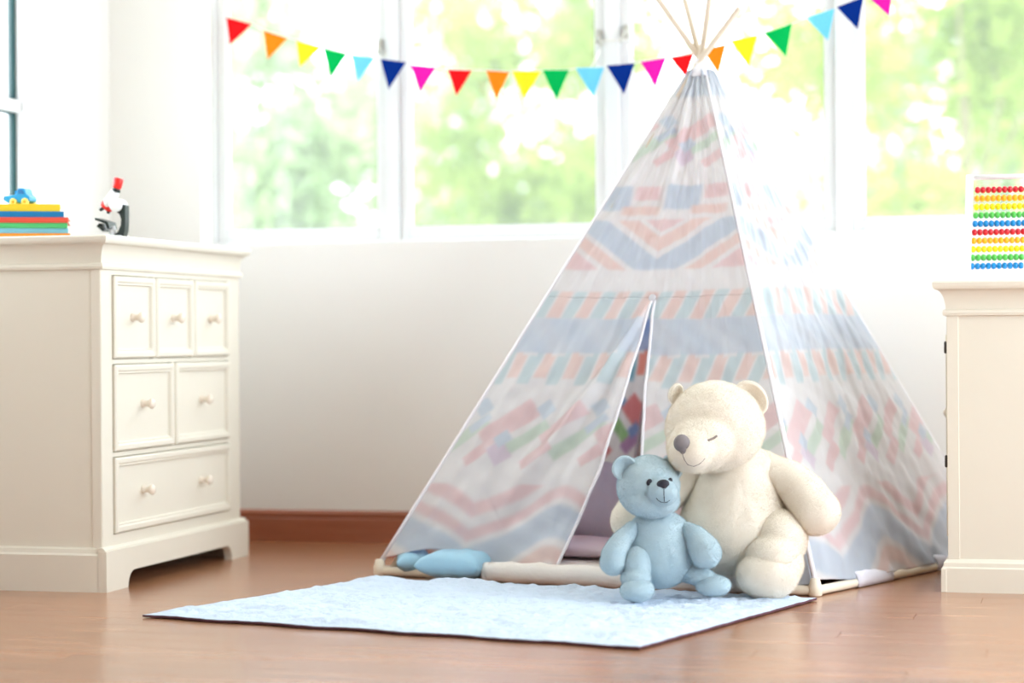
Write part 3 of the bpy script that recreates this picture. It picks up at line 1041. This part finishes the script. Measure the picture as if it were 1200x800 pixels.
# cloth loops that hold the hem to the right rod
for q0, q1 in ((0.19, 0.37), (0.62, 0.74)):
    rings = []
    d = (BR - FR).normalized()
    side = Vector((d.y, -d.x, 0))
    for k in range(9):
        p = FR.lerp(BR, q0 + (q1 - q0) * k / 8)
        jz = 0.003 * math.sin(k * 0.8)
        rings.append([p + side * a + UPV * (b + (jz if b > 0 else 0)) for a, b in ((0.0145, -0.011), (0.0165, 0.004), (0.012, 0.020 + 0.002 * math.sin(k * 0.7)), (-0.004, 0.034), (-0.008, 0.030), (0.006, 0.014), (0.012, 0.002), (0.011, -0.010))])
    MB().loops(rings).build('hem_loop', M['strap'], tp, smooth=True)

# ------------------------------------------------------------------ padded floor mat inside the teepee
M['pad'] = mat('pad_cotton', (238, 232, 226), 0.85, 0.1, 0.03, 15, 0.2, 70)
M['pinkmat'] = mat('lilac_sheet', (226, 208, 218), 0.85, 0.1, 0.04, 12, 0.25, 40)
M['lav'] = mat('lavender_cotton', (216, 211, 224), 0.8, 0.15, 0.04, 10, 0.2, 30)
M['bluecush'] = mat('blue_satin', (160, 204, 228), 0.5, 0.35, 0.06, 9, 0.25, 22)


def padded(name, C, z0, hgt, m, n=60, p=0.22, wob=0.003, label=None, cat=None):
    g = quad_grid(C, n, n)
    u = np.linspace(-1, 1, n)
    a, b = np.meshgrid(u, u, indexing='ij')
    prof = (np.clip(1 - np.abs(a) ** 14, 0, 1) * np.clip(1 - np.abs(b) ** 14, 0, 1)) ** 0.5
    top = g.copy(); top[:, :, 2] = z0 + hgt * 0.45 + hgt * 0.55 * prof + wob * np.sin(a * 19 + b * 3) * np.sin(b * 23) * prof
    o = two_sided_sheet(name, top, 10, m, m)
    # bottom kept at z0
    me = o.data
    nn = n * n
    for i in range(nn, 2 * nn):
        me.vertices[i].co.z = z0
    bm = bmesh.new(); bm.from_mesh(me); bmesh.ops.recalc_face_normals(bm, faces=bm.faces); bm.to_mesh(me); bm.free()
    return tag(o, label, cat)


fm = padded('floor_mat', [(-1.52, 5.79, 0), (-0.745, 5.635, 0), (-0.42, 6.48, 0), (-1.28, 6.52, 0)], 0.028, 0.03, M['pad'], label='thick cream padded mat on the teepee floor behind the bears', cat='mat')


def pillow(name, c, half, rz, tilt, m, label, cat, pw=2.6, tiltx=0, parent=None):
    n = 44
    u = np.linspace(-1, 1, n)
    a, b = np.meshgrid(u, u, indexing='ij')
    th = (np.clip(1 - np.abs(a) ** pw, 0, 1) * np.clip(1 - np.abs(b) ** pw, 0, 1)) ** 0.5
    X = half[0] * a * (1 - 0.08 * (1 - b ** 2)) ; Y = half[1] * b * (1 - 0.08 * (1 - a ** 2))
    Z = half[2] * th * (1 + 0.035 * np.sin(a * 7 + b * 4) * th + 0.03 * np.sin(a * 13 - b * 3))
    R = np.array(Matrix.Rotation(rz, 3, 'Z') @ Matrix.Rotation(tilt, 3, 'Y') @ Matrix.Rotation(tiltx, 3, 'X'))
    T = np.stack([X, Y, Z], -1).reshape(-1, 3); Bm = np.stack([X, Y, -Z * 0.9 - 0.001], -1).reshape(-1, 3)
    V = np.concatenate([T, Bm]) @ R.T
    i = np.arange(n - 1)[:, None] * n + np.arange(n - 1)[None]
    q = np.stack([i, i + n, i + n + 1, i + 1], -1).reshape(-1, 4)
    F = [tuple(r) for r in q] + [tuple(r[::-1] + n * n) for r in q]
    me = bpy.data.meshes.new(name)
    me.from_pydata([tuple(v) for v in V], [], F)
    bm = bmesh.new(); bm.from_mesh(me); bmesh.ops.remove_doubles(bm, verts=bm.verts, dist=0.0014); bmesh.ops.recalc_face_normals(bm, faces=bm.faces)
    for f in bm.faces: f.smooth = True
    bm.to_mesh(me); bm.free()
    o = link(name, me, m)
    o.location = c
    tag(o, label, cat)
    return o


rp = [Vector((-1.60, 5.745, 0.020)), Vector((-1.575, 5.735, 0.024)), Vector((-1.4, 5.692, 0.026)), Vector((-1.1, 5.63, 0.025)), Vector((-0.82, 5.572, 0.025)), Vector((-0.745, 5.56, 0.02))]
rp = [rp[k].lerp(rp[k + 1], q / 6) for k in range(5) for q in range(6)] + [rp[-1]]
MB().tube([p + Vector((0, 0, 0.007 + 0.0015 * math.sin(k * 1.9))) for k, p in enumerate(rp)], [0.008, 0.017] + [0.0225 + 0.0015 * math.sin(k * 2.3) for k in range(len(rp) - 4)] + [0.017, 0.008], 14, 1.25).build('rolled_edge', M['pad'], fm, smooth=True)


# ------------------------------------------------------------------ cushions
pillow('cushion', (-1.43, 6.20, 0.20), (0.17, 0.15, 0.075), 0.25, 0.15, M['lav'], 'lavender cushion lying inside the teepee behind the left door flap', 'cushion', tiltx=0.75)
pillow('cushion', (-1.68, 5.792, 0.044), (0.10, 0.09, 0.040), -0.20, 0.0, M['bluecush'], 'pale blue satin cushion poking out under the left door flap', 'cushion', pw=4)
pillow('cushion', (-1.845, 5.888, 0.041), (0.052, 0.085, 0.037), 0.35, 0, M['bluecush'], 'small blue cushion at the left corner pole of the teepee', 'cushion')
pillow('cushion', (-1.40, 5.93, 0.085), (0.20, 0.13, 0.028), -0.15, 0, M['pinkmat'], 'flat lilac pink cushion inside the teepee opening', 'cushion')


# ------------------------------------------------------------------ teddy bears
def plush(name, rgb, rgb2, dimple):
    m = bpy.data.materials.new(name)
    m.use_nodes = True
    nt = m.node_tree
    b = nt.nodes['Principled BSDF']
    tc = nt.nodes.new('ShaderNodeTexCoord')
    n = nt.nodes.new('ShaderNodeTexNoise')
    n.inputs['Scale'].default_value = 18
    n.inputs['Detail'].default_value = 6
    nt.links.new(tc.outputs['Object'], n.inputs['Vector'])
    cr = nt.nodes.new('ShaderNodeValToRGB')
    cr.color_ramp.elements[0].position = 0.3; cr.color_ramp.elements[0].color = (*lin(rgb2), 1)
    cr.color_ramp.elements[1].position = 0.7; cr.color_ramp.elements[1].color = (*lin(rgb), 1)
    nt.links.new(n.outputs['Fac'], cr.inputs[0])
    nt.links.new(cr.outputs[0], b.inputs['Base Color'])
    b.inputs['Roughness'].default_value = 0.9
    b.inputs['Specular IOR Level'].default_value = 0.1
    b.inputs['Sheen Weight'].default_value = 0.6
    b.inputs['Sheen Roughness'].default_value = 0.45
    fz = nt.nodes.new('ShaderNodeTexNoise')
    fz.inputs['Scale'].default_value = 240
    fz.inputs['Detail'].default_value = 4
    fz.inputs['Roughness'].default_value = 0.7
    nt.links.new(tc.outputs['Object'], fz.inputs['Vector'])
    b1 = nt.nodes.new('ShaderNodeBump'); b1.inputs['Strength'].default_value = 0.35; b1.inputs['Distance'].default_value = 0.006
    nt.links.new(fz.outputs['Fac'], b1.inputs['Height'])
    vo = nt.nodes.new('ShaderNodeTexVoronoi')
    vo.inputs['Scale'].default_value = dimple
    nt.links.new(tc.outputs['Object'], vo.inputs['Vector'])
    mr = nt.nodes.new('ShaderNodeMapRange')
    mr.inputs[1].default_value = 0.0; mr.inputs[2].default_value = 0.22
    nt.links.new(vo.outputs['Distance'], mr.inputs[0])
    b2 = nt.nodes.new('ShaderNodeBump'); b2.inputs['Strength'].default_value = 0.2; b2.inputs['Distance'].default_value = 0.004
    nt.links.new(mr.outputs[0], b2.inputs['Height'])
    nt.links.new(b1.outputs[0], b2.inputs['Normal'])
    nt.links.new(b2.outputs[0], b.inputs['Normal'])
    return m


M['cream'] = plush('cream_plush', (243, 236, 223), (235, 226, 211), 34)
M['bluefur'] = plush('pale_blue_plush', (190, 209, 216), (174, 197, 207), 50)
M['nose_grey'] = mat('nose_grey', (128, 122, 124), 0.6, 0.2, 0.08, 80)
M['nose_black'] = mat('nose_black', (44, 44, 54), 0.5, 0.3, 0.1, 80)
M['thread'] = mat('thread_dark', (46, 44, 52), 0.7, 0.2, 0.05, 100)
M['thread_grey'] = mat('thread_grey', (136, 124, 118), 0.8, 0.1, 0.05, 100)
CAMR = Matrix((RGT, FWD, UPV)).transposed()


def ell(mb, u, v, d, ru, rv, rd, roll=0, yaw=0, pitch=0, sub=3):
    """ellipsoid: centre seen at (u, v) at distance d, half sizes (ru, rv) in frame pixels there and rd in metres"""
    k = d / FPX
    R = CAMR @ Matrix.Rotation(-roll, 3, 'Y') @ Matrix.Rotation(yaw, 3, 'Z') @ Matrix.Rotation(pitch, 3, 'X')
    return mb.ico(spotd(u, v, d), (ru * k, rd, rv * k), R, sub)


def limb(mb, pts, n=7):
    """overlapping balls along a polyline of (u, v, d, radius px)"""
    for (a, b) in zip(pts[:-1], pts[1:]):
        for j in range(n):
            q = [a[i] + (b[i] - a[i]) * j / (n - 1) for i in range(4)]
            mb.ico(spotd(q[0], q[1], q[2]), q[3] * q[2] / FPX, None, 3)
    return mb


def surf(objs, u, v, lift=0.0):
    """first point of the given meshes met when looking along (u, v)"""
    o0 = Vector((0, 0, EYE)); dr = (spotd(u, v, 1) - o0).normalized()
    best = None
    for o in objs:
        org = origin(o.parent)
        r = o.ray_cast(o0 - org, dr)
        if r[0]:
            p = r[1] + org
            if best is None or (p - o0).length < (best[0] - o0).length: best = (p, r[2])
    return best


# --- cream bear
g0 = spotd(868, 690, 5.56)
wbear = empty('teddy_bear', (g0.x, g0.y, 0), 'large cream teddy bear sitting against the teepee with its head bowed', 'teddy bear')
body = MB()
for k in range(7):
    q = k / 6
    ell(body, 862 + 4 * q, 620 - 66 * q, 5.60, 67 - 19 * q - 6 * q * q, 58 - 26 * q, 0.135 - 0.045 * q)
ell(body, 884, 551, 5.60, 30, 20, 0.08, roll=0.3)
wb_body = fused('body', body, M['cream'], wbear, 0.0055, 22)
hd_ = MB()
ell(hd_, 838, 503, 5.53, 59, 54, 0.118, roll=0.10)
ell(hd_, 822, 522, 5.47, 42, 34, 0.10, roll=0.35)
ell(hd_, 811, 531, 5.405, 29, 25, 0.075, roll=0.45)
wb_head = fused('head', hd_, M['cream'], wbear, 0.0045, 10)


def ear(parent, u, v, d, ru, rv, roll, yaw, m, name='ear'):
    mb = MB()
    ell(mb, u, v, d, ru, rv, 0.016, roll, yaw)
    o = fused(name, mb, m, parent, 0.003, 4)
    k = d / FPX
    R = CAMR @ Matrix.Rotation(-roll, 3, 'Y') @ Matrix.Rotation(yaw, 3, 'Z')
    c = spotd(u, v, d) - origin(parent)
    Ri = R.inverted()
    for vx in o.data.vertices:                     # hollow the front of the ear
        q = Ri @ (vx.co - c)
        r2 = (q.x / (ru * k)) ** 2 + (q.z / (rv * k)) ** 2
        if q.y < 0.004:
            vx.co = vx.co + (R @ Vector((0, 1, 0))) * 0.020 * max(0, 1 - r2 * 1.35) 
    o.parent = parent
    return o


ear(wbear, 880, 470, 5.515, 19, 24, 0.75, -0.2, M['cream'])
ear(wbear, 792, 464, 5.55, 9, 13, -0.3, 0.5, M['cream'])
arm = MB()
limb(arm, [(892, 549, 5.58, 17), (922, 563, 5.56, 22), (944, 583, 5.53, 26), (956, 602, 5.51, 28.5)])
fused('arm', arm, M['cream'], wbear, 0.005, 8)
arm = MB()
limb(arm, [(815, 560, 5.62, 17), (780, 585, 5.60, 20), (745, 602, 5.585, 23), (738, 612, 5.575, 23)])
fused('arm', arm, M['cream'], wbear, 0.005, 8)
leg = MB()
ell(leg, 913, 634, 5.53, 33, 36, 0.095, roll=-0.15)
ell(leg, 905, 655, 5.48, 32, 28, 0.085)
wl_leg = fused('leg', leg, M['cream'], wbear, 0.005, 18)
ft = MB()
ell(ft, 900, 676, 5.455, 38, 29, 0.075, roll=0.06)
ell(ft, 912, 664, 5.475, 30, 26, 0.07)
fused('foot', ft, M['cream'], wbear, 0.005, 14)
leg = MB()
ell(leg, 800, 652, 5.63, 30, 30, 0.075)
fused('leg', leg, M['cream'], wbear, 0.006, 6)
ns = MB()
ell(ns, 799.5, 522, 5.345, 10.5, 11, 0.018, roll=0.25)
ell(ns, 801, 530, 5.345, 5.5, 6.5, 0.014)
nose = fused('nose', ns, M['nose_grey'], wbear, 0.0018, 5)


def stitch(name, objs, pts, r, m, parent):
    ps = []
    for (u, v) in pts:
        h = surf(objs, u, v)
        if h: ps.append(h[0] + h[1] * r * 0.3)
    if len(ps) > 1:
        MB().tube(ps, r, 6).build(name, m, parent, smooth=True)


def drop_on(o, objs, u, v, sink):
    """slide a part along the view so that it sits on the surface behind it"""
    h = surf(objs, u, v)
    return h


stitch('eye_stitch', [wb_head], [(829.5, 519), (833, 517.5), (836.5, 516), (840, 513.5)], 0.0028, M['thread_grey'], wbear)
stitch('mouth_stitch', [wb_head], [(800, 535), (802, 541), (806, 547), (813, 549), (820, 546), (826, 540)], 0.0012, M['thread_grey'], wbear)

# --- blue bear
g0 = spotd(775, 700, 5.46)
bbear = empty('teddy_bear', (g0.x, g0.y, 0), 'small pale blue teddy bear leaning on the larger bear', 'teddy bear')
body = MB()
ell(body, 774, 650, 5.45, 43, 42, 0.088)
ell(body, 772, 626, 5.45, 36, 26, 0.072)
fused('body', body, M['bluefur'], bbear, 0.004, 10)
hd_ = MB()
ell(hd_, 760, 573, 5.42, 37, 37, 0.078)
ell(hd_, 763, 588, 5.41, 34, 22, 0.076)
ell(hd_, 777, 579, 5.345, 18, 17, 0.036)
bb_head = fused('head', hd_, M['bluefur'], bbear, 0.003, 9)
ear(bbear, 732, 551, 5.395, 15, 15, -0.5, 0.1, M['bluefur'])
ear(bbear, 788, 550, 5.425, 11, 15, 0.5, -0.5, M['bluefur'])
a_ = MB()
limb(a_, [(741, 623, 5.42, 10), (728, 637, 5.40, 12.5), (720, 654, 5.385, 15.5), (719, 661, 5.38, 16)])
fused('arm', a_, M['bluefur'], bbear, 0.003, 7)
a_ = MB()
limb(a_, [(803, 624, 5.43, 10), (815, 632, 5.40, 14), (824, 645, 5.385, 18), (827, 650, 5.38, 18.5)])
fused('arm', a_, M['bluefur'], bbear, 0.003, 7)
l_ = MB()
ell(l_, 746, 665, 5.40, 19, 24, 0.06, roll=-0.15)
ell(l_, 745, 680, 5.37, 18, 14, 0.045)
fused('leg', l_, M['bluefur'], bbear, 0.003, 7)
l_ = MB()
ell(l_, 747, 694, 5.345, 20, 14, 0.040)
fused('foot', l_, M['bluefur'], bbear, 0.003, 6)
l_ = MB()
limb(l_, [(800, 670, 5.44, 14), (818, 676, 5.42, 13), (828, 682, 5.41, 12)])
fused('leg', l_, M['bluefur'], bbear, 0.003, 7)
l_ = MB()
ell(l_, 836, 689, 5.40, 21, 12.5, 0.036, roll=0.06)
fused('foot', l_, M['bluefur'], bbear, 0.003, 6)
ns = MB()
h = surf([bb_head], 778, 570)
dn = (h[0] - Vector((0, 0, EYE))).dot(FWD)
ell(ns, 777, 569.5, dn + 0.002, 7.6, 5.2, 0.008)
ell(ns, 778, 573, dn + 0.001, 4.6, 4.2, 0.007)
fused('nose', ns, M['nose_black'], bbear, 0.0014, 4)
for (u, v, r0, r1) in ((761, 568, 3.4, 4.4), (785.5, 565.5, 2.6, 3.2)):
    h = surf([bb_head], u, v)
    if h:
        d = (h[0] - Vector((0, 0, EYE))).dot(FWD)
        mb = MB(); ell(mb, u, v, d, r0, r1, 0.005, roll=-0.3)
        mb.build('eye', M['nose_black'], bbear, smooth=True)
stitch('mouth_stitch', [bb_head], [(778, 576), (778, 581), (778.3, 586), (778.5, 590.5)], 0.0010, M['thread'], bbear)
stitch('mouth_stitch', [bb_head], [(769, 586), (771.5, 589), (775, 591), (778.5, 591.5), (782, 590.8), (785, 588.5)], 0.0010, M['thread'], bbear)
# push the cream bear's nose back onto its muzzle
h = surf([wb_head], 800, 525)
if h:
    d = (h[0] - Vector((0, 0, EYE))).dot(FWD)
    nose.location += (spotd(800, 525, d + 0.002) - spotd(800, 525, 5.345))

wbear.location.z = bbear.location.z = 0.006


# short plush nap on both bears
def nap(o, per_m2, length):
    a = sum(p.area for p in o.data.polygons)
    md = o.modifiers.new('nap', 'PARTICLE_SYSTEM')
    st = md.particle_system.settings
    st.type = 'HAIR'
    st.count = int(a * per_m2)
    st.hair_length = length
    st.hair_step = 2
    st.render_step = 2
    st.brownian_factor = 0.0
    st.factor_random = 0.25 * length
    st.length_random = 0.5
    st.root_radius = 1.0
    st.tip_radius = 0.3
    st.radius_scale = 0.00042
    st.distribution = 'RAND'
    st.use_even_distribution = True


for root in (wbear, bbear):
    for o in root.children:
        if o.name.split('.')[0] in ('body', 'head', 'ear', 'arm', 'leg', 'foot'):
            nap(o, 300000 if root is wbear else 360000, 0.0032 if root is wbear else 0.0026)

# ------------------------------------------------------------------ bunting
YBN = YW - 0.055
FLAGS = [((265, 20), (295, 28), (269, 53)), ((308, 35), (337, 44), (314, 69)), ((347, 47), (377, 55), (352, 78)), ((379, 56), (407, 63), (388, 90)), ((412, 64), (440, 68), (419, 95)),
         ((446, 69), (476, 73), (455, 104)), ((481, 76), (511, 79), (492, 108)), ((524, 81), (553, 82), (535, 112)), ((569, 82), (597, 84), (582, 116)), ((600, 83), (634, 83), (615, 116)),
         ((636, 82), (667, 82), (652, 117)), ((675, 80), (708, 79), (695, 114)), ((711, 77), (744, 74), (731, 110)), ((750, 72), (781, 67), (768, 102)), ((785, 67), (813, 62), (804, 91)),
         ((823, 58), (851, 52), (842, 87)), ((856, 48), (888, 41), (877, 78)), ((896, 39), (928, 28), (921, 66)), ((945, 21), (978, 10), (970, 47)), ((980, 8), (1012, -4), (1005, 34)), ((1018, -3), (1046, -14), (1042, 19))]
FC = [('red', (232, 22, 28)), ('orange', (246, 132, 24)), ('yellow', (250, 226, 40)), ('green', (0, 176, 84)), ('light_blue', (112, 204, 240)), ('navy', (0, 42, 128)), ('magenta', (226, 30, 168))]
FM = [mat('felt_' + n, c, 0.9, 0.1, 0.08, 60, 0.3, 150) for n, c in FC]
bt0 = spot(655, 80, YBN)
bt = empty('bunting', bt0, 'rainbow pennant bunting strung across the back windows', 'bunting')
sp = [spot(256, -30, YBN + 0.04), spot(257, 2, YBN + 0.02)]
for a, b, c in FLAGS: sp += [spot(*a, YBN), spot(*b, YBN)]
sp += [spot(1090, -40, YBN)]
MB().tube(sp, 0.0016, 6).build('string', M['string'], bt, smooth=True)
for i, (a, b, c) in enumerate(FLAGS):
    A, B, Cc = spot(*a, YBN), spot(*b, YBN), spot(*c, YBN + 0.004 * math.sin(i * 2.1))
    th = Vector((0, 0.0016, 0))
    rows = []
    mb = MB()
    nrow = 7
    rings = []
    for k in range(nrow + 1):
        q = k / nrow
        l, r_ = A.lerp(Cc, q), B.lerp(Cc, q * 0.985)
        bow = Vector((0, 0.004 * math.sin(q * PI + i), 0))
        rings.append([l + bow - th, r_ + bow * 0.5 - th, r_ + bow * 0.5 + th, l + bow + th])
    mb.loops(rings)
    mb.build('pennant', FM[i % 7], bt)
# ties up to the window latches
for p, q in (((704, 58), (692, 80)), ((736, 52), (744, 74)), ((704, 48), (736, 46)), ((446, 66), (444, 92))):
    MB().tube([spot(*p, YW + 0.06) if p[1] < 60 else spot(*p, YBN + 0.03), spot(*q, YBN if p[1] > 50 else YW + 0.06)], 0.0022, 6).build('tie', M['string'], bt, smooth=True)

# ------------------------------------------------------------------ things on the dresser
ZT = DZ
books = [  # top to bottom: right end px, thickness m, colour, jitter
    (82, 0.0115, (246, 158, 56), 'orange book at the bottom of the stack on the dresser', (5.42, 5.62)),
    (80, 0.0125, (130, 200, 224), 'light blue book second from the bottom of the stack', (5.43, 5.63)),
    (79, 0.0125, (84, 196, 120), 'green book between the light blue and red books', (5.425, 5.63)),
    (80, 0.013, (222, 84, 66), 'red book between the green and dark blue books', (5.42, 5.61)),
    (75, 0.0145, (20, 128, 186), 'dark blue book under the yellow book', (5.43, 5.62)),
    (70.5, 0.0175, (242, 208, 50), 'yellow book on top of the stack under the toy truck', (5.43, 5.63))]
M['paper'] = mat('paper_pages', (238, 232, 216), 0.8, 0.1, 0.05, 60)
z = ZT
for bi, (u, th, c, lab, (y0, y1)) in enumerate(books):
    th *= 1.16
    y0 += 0.045
    cr_ = spot(u, 260, y0)
    bk = empty('book', (cr_.x, cr_.y, z), lab, 'book', 'books stacked on the dresser')
    cm = mat('cover', c, 0.45, 0.4, 0.03, 20)
    org_ = Vector((cr_.x, cr_.y, 0))
    def bxs(mb, a0, a1, b0, b1, c0, c1): return mb.box(cr_.x + a0, cr_.x + a1, cr_.y + b0, cr_.y + b1, c0, c1)
    L, D = 0.27, 0.19
    cv = MB()
    bxs(cv, -L, 0, 0, D, z, z + 0.0025); bxs(cv, -L, 0, 0, D, z + th - 0.0025, z + th)
    bxs(cv, -L, 0, 0, 0.0035, z + 0.0025, z + th - 0.0025)
    cv.build('cover', cm, bk, bevel=0.0008)
    bxs(MB(), -L + 0.004, -0.004, 0.0035, D - 0.005, z + 0.0025, z + th - 0.0025).build('pages', M['paper'], bk)
    bk.rotation_euler.z = math.radians([25, 27, 26, 24.5, 26.5, 25.5][bi])
    z += th
ZB = z
# toy truck
M['toyblue'] = mat('toy_blue', (16, 148, 214), 0.3, 0.5, 0.03, 20)
M['toydark'] = mat('toy_deep_blue', (10, 104, 176), 0.35, 0.5, 0.03, 20)
M['toyyel'] = mat('toy_yellow', (250, 232, 130), 0.4, 0.4, 0.03, 20)
M['toyor'] = mat('toy_orange', (240, 180, 40), 0.4, 0.4, 0.03, 20)
yc = 5.51
c0_ = spot(24, 240, yc); cx = c0_.x
S = 6.2 / FPX
tk = empty('toy_truck', (cx, yc, ZB), 'little blue toy truck with pale yellow wheels on the yellow book', 'toy')
zz = lambda px: ZB + px * S
body_ = [(-15.5, 5), (-15.5, 11.5), (-9, 12), (-2, 12.5), (-0.5, 12.5), (0.5, 18.5), (3, 20), (8, 20), (10, 18), (11.5, 13), (15, 10.5), (16, 8), (16, 5), (13, 3.5), (-12, 3.5)]
MB().prism([(cx + a * S, yc - 0.022, zz(b)) for a, b in body_], (0, 0.044, 0)).build('body', M['toyblue'], tk, bevel=0.002)
MB().prism([(cx + a * S, yc - 0.0235, zz(b)) for a, b in ((1.8, 13.2), (2.4, 18), (7.6, 18), (9.4, 13.2))], (0, 0.047, 0)).build('window', M['toydark'], tk)
MB().prism([(cx + a * S, yc - 0.018, zz(b)) for a, b in ((-3.2, 12), (-3.2, 16.5), (-1.8, 17.5), (-1.2, 17), (-1.2, 12))], (0, 0.036, 0)).build('roll_bar', M['toyblue'], tk)
MB().box(cx - 17.5 * S, cx - 15 * S, yc - 0.020, yc + 0.020, zz(6), zz(11.3)).build('bumper', M['toydark'], tk, bevel=0.001)
for wx in (-2.5 - 1.5, 10.5):
    for sy in (-1, 1):
        whl = MB().lathe((cx + wx * S, yc + sy * 0.017, zz(4.2)), (0, sy, 0), [(4.2 * S, 0), (4.2 * S, 0.008), (3.6 * S, 0.0105), (2.2 * S, 0.0105), (2.0 * S, 0.008)], 18).build('wheel', M['toyyel'], tk, smooth=True)
        MB().lathe((cx + wx * S, yc + sy * 0.024, zz(4.2)), (0, sy, 0), [(1.8 * S, 0), (1.6 * S, 0.005), (0.5 * S, 0.006)], 12).build('hubcap', M['toyor'], whl, smooth=True)
# toy microscope
ym = 5.62
M['mwhite'] = mat('scope_white', (238, 240, 244), 0.3, 0.5, 0.02, 20)
M['mblack'] = mat('scope_black', (22, 38, 36), 0.4, 0.5, 0.05, 20)
M['mred'] = mat('scope_red', (240, 34, 30), 0.35, 0.5, 0.03, 20)
mo = spot(132, 274, ym)
SM = 1 / 418.0
mp = lambda u, v, dy=0: Vector((mo.x + (u - 132) * SM * 1.02, ym + dy, ZT + (274.5 + 3.5 - v) * SM))
ms = empty('toy_microscope', (mo.x, ym, ZT), 'toy microscope with red eyepiece and black arm on the dresser', 'microscope')
MB().tube([mp(137.5, 217.5), mp(138, 216), mp(140, 207), mp(140.4, 205.5)], [0.011, 0.0125, 0.0145, 0.0125], 16).build('eyepiece', M['mred'], ms, smooth=True)
MB().tube([mp(136.5, 221.5), mp(137.8, 217.5)], [0.0125, 0.0105], 14).build('eyepiece_ring', M['mblack'], ms, smooth=True)
MB().tube([mp(125, 238), mp(128, 234), mp(136, 221)], [0.012, 0.0165, 0.0125], 16).build('tube', M['mwhite'], ms, smooth=True)
MB().lathe(mp(139.5, 237.5, -0.027), (0, 1, 0), [(0.006, 0), (0.018, 0.004), (0.019, 0.01), (0.019, 0.044), (0.018, 0.05), (0.006, 0.054)], 20).build('focus_knob', M['mwhite'], ms, smooth=True)
MB().tube([mp(119, 233.5), mp(121, 235), mp(129, 241.5), mp(131, 243)], [0.006, 0.011, 0.011, 0.006], 14).build('nosepiece', M['mred'], ms, smooth=True)
for (p, q) in (((122, 239), (116.5, 242.5)), ((128.5, 242), (126, 246.5))):
    MB().tube([mp(*p), mp(*q)], [0.006, 0.0045], 10).build('objective', M['mblack'], ms, smooth=True)
armp = [(147, 236.5), (150.5, 238), (150.3, 258), (149.5, 268), (147, 276), (136, 276), (136, 272.5), (141, 268.5), (144.5, 261), (145, 254), (143, 248), (138.5, 245)]
MB().prism([mp(a, b, -0.014) for a, b in armp], (0, 0.028, 0)).build('arm', M['mblack'], ms, bevel=0.0015)
MB().prism([mp(a, b, -0.026) for a, b in ((115, 252), (115, 254.5), (128, 259.5), (130, 265), (133.5, 265), (131, 257)) ], (0, 0.052, 0)).build('stage', M['mblack'], ms)
MB().prism([mp(a, b, -0.024) for a, b in ((116.5, 262), (119.5, 258.5), (123, 264), (126, 266), (124, 268))], (0, 0.048, 0)).build('mirror', M['mblack'], ms)
MB().tube([mp(131, 262), mp(134, 276)], [0.009, 0.012], 12).build('stage_post', M['mwhite'], ms, smooth=True)
MB().box(mp(116, 0).x, mp(147, 0).x, ym - 0.03, ym + 0.03, ZT, ZT + 0.012).build('base', M['mwhite'], ms, bevel=0.003)

# ------------------------------------------------------------------ abacus on the right cabinet
ya = 5.98
a0 = Vector((-0.30, ya, KZ))
ab = empty('abacus', (-0.2, ya, KZ), 'white framed abacus with ten rows of rainbow beads on the cabinet', 'abacus')
LEAN = 0.012
AX0, AX1 = -0.307, 0.02
AT = 1.10
yl = lambda z: ya + LEAN * (z - KZ) / (AT - KZ) * 1.0
M['abwhite'] = mat('abacus_white', (244, 244, 246), 0.4, 0.4, 0.02, 20)
for (xb, xt) in ((AX0, AX0 + 0.008), (AX1, AX1 - 0.008)):
    MB().loops([[Vector((xx + dx, yl(zz_) + dy, zz_)) for dx, dy in ((-0.0095, -0.012), (0.0095, -0.012), (0.0095, 0.012), (-0.0095, 0.012))] for xx, zz_ in ((xb, KZ + 0.002), (xt, AT))]).build('post', M['abwhite'], ab, bevel=0.003)
MB().tube([(AX0 + 0.008, yl(AT - 0.008), AT - 0.008), (AX1 - 0.008, yl(AT - 0.008), AT - 0.008)], 0.007, 10).build('top_rail', M['abwhite'], ab, smooth=True)
MB().box(AX0 - 0.008, AX1 + 0.008, ya - 0.012, ya + 0.012, KZ + 0.002, KZ + 0.022).build('bottom_rail', M['abwhite'], ab, bevel=0.003)
for xx in (AX0, AX1):
    MB().box(xx - 0.012, xx + 0.012, ya - 0.075, ya + 0.075, KZ, KZ + 0.014).build('foot', M['abwhite'], ab, bevel=0.003)
BC = [('red', (206, 26, 40)), ('orange', (255, 176, 24)), ('yellow', (250, 228, 6)), ('green', (84, 190, 78)), ('blue', (4, 134, 204))]
M['wire'] = mat('abacus_wire', (206, 206, 208), 0.3, 0.7, 0.02, 30)
bead_me = []
for n_, c in BC:
    me = MB().lathe((0, 0, 0), (1, 0, 0), [(0.0025, -0.0070), (0.0065, -0.0062), (0.0088, -0.003), (0.0094, 0), (0.0088, 0.003), (0.0065, 0.0062), (0.0025, 0.0070)], 14).mesh('bead', smooth=True)
    me.materials.append(mat('bead_' + n_, c, 0.25, 0.5, 0.02, 30))
    bead_me.append(me)
for r in range(10):
    zr = 1.058 - r * (1.058 - 0.853) / 9
    xs = -0.2785 - r * 0.0155 / 9
    MB().tube([(AX0 + 0.005, yl(zr), zr), (AX1 - 0.005, yl(zr), zr)], 0.0018, 6).build('wire', M['wire'], ab, smooth=True)
    for k in range(10):
        link('bead', bead_me[r % 5], None, ab, (xs + 0.0002 + k * 0.01425, yl(zr), zr))
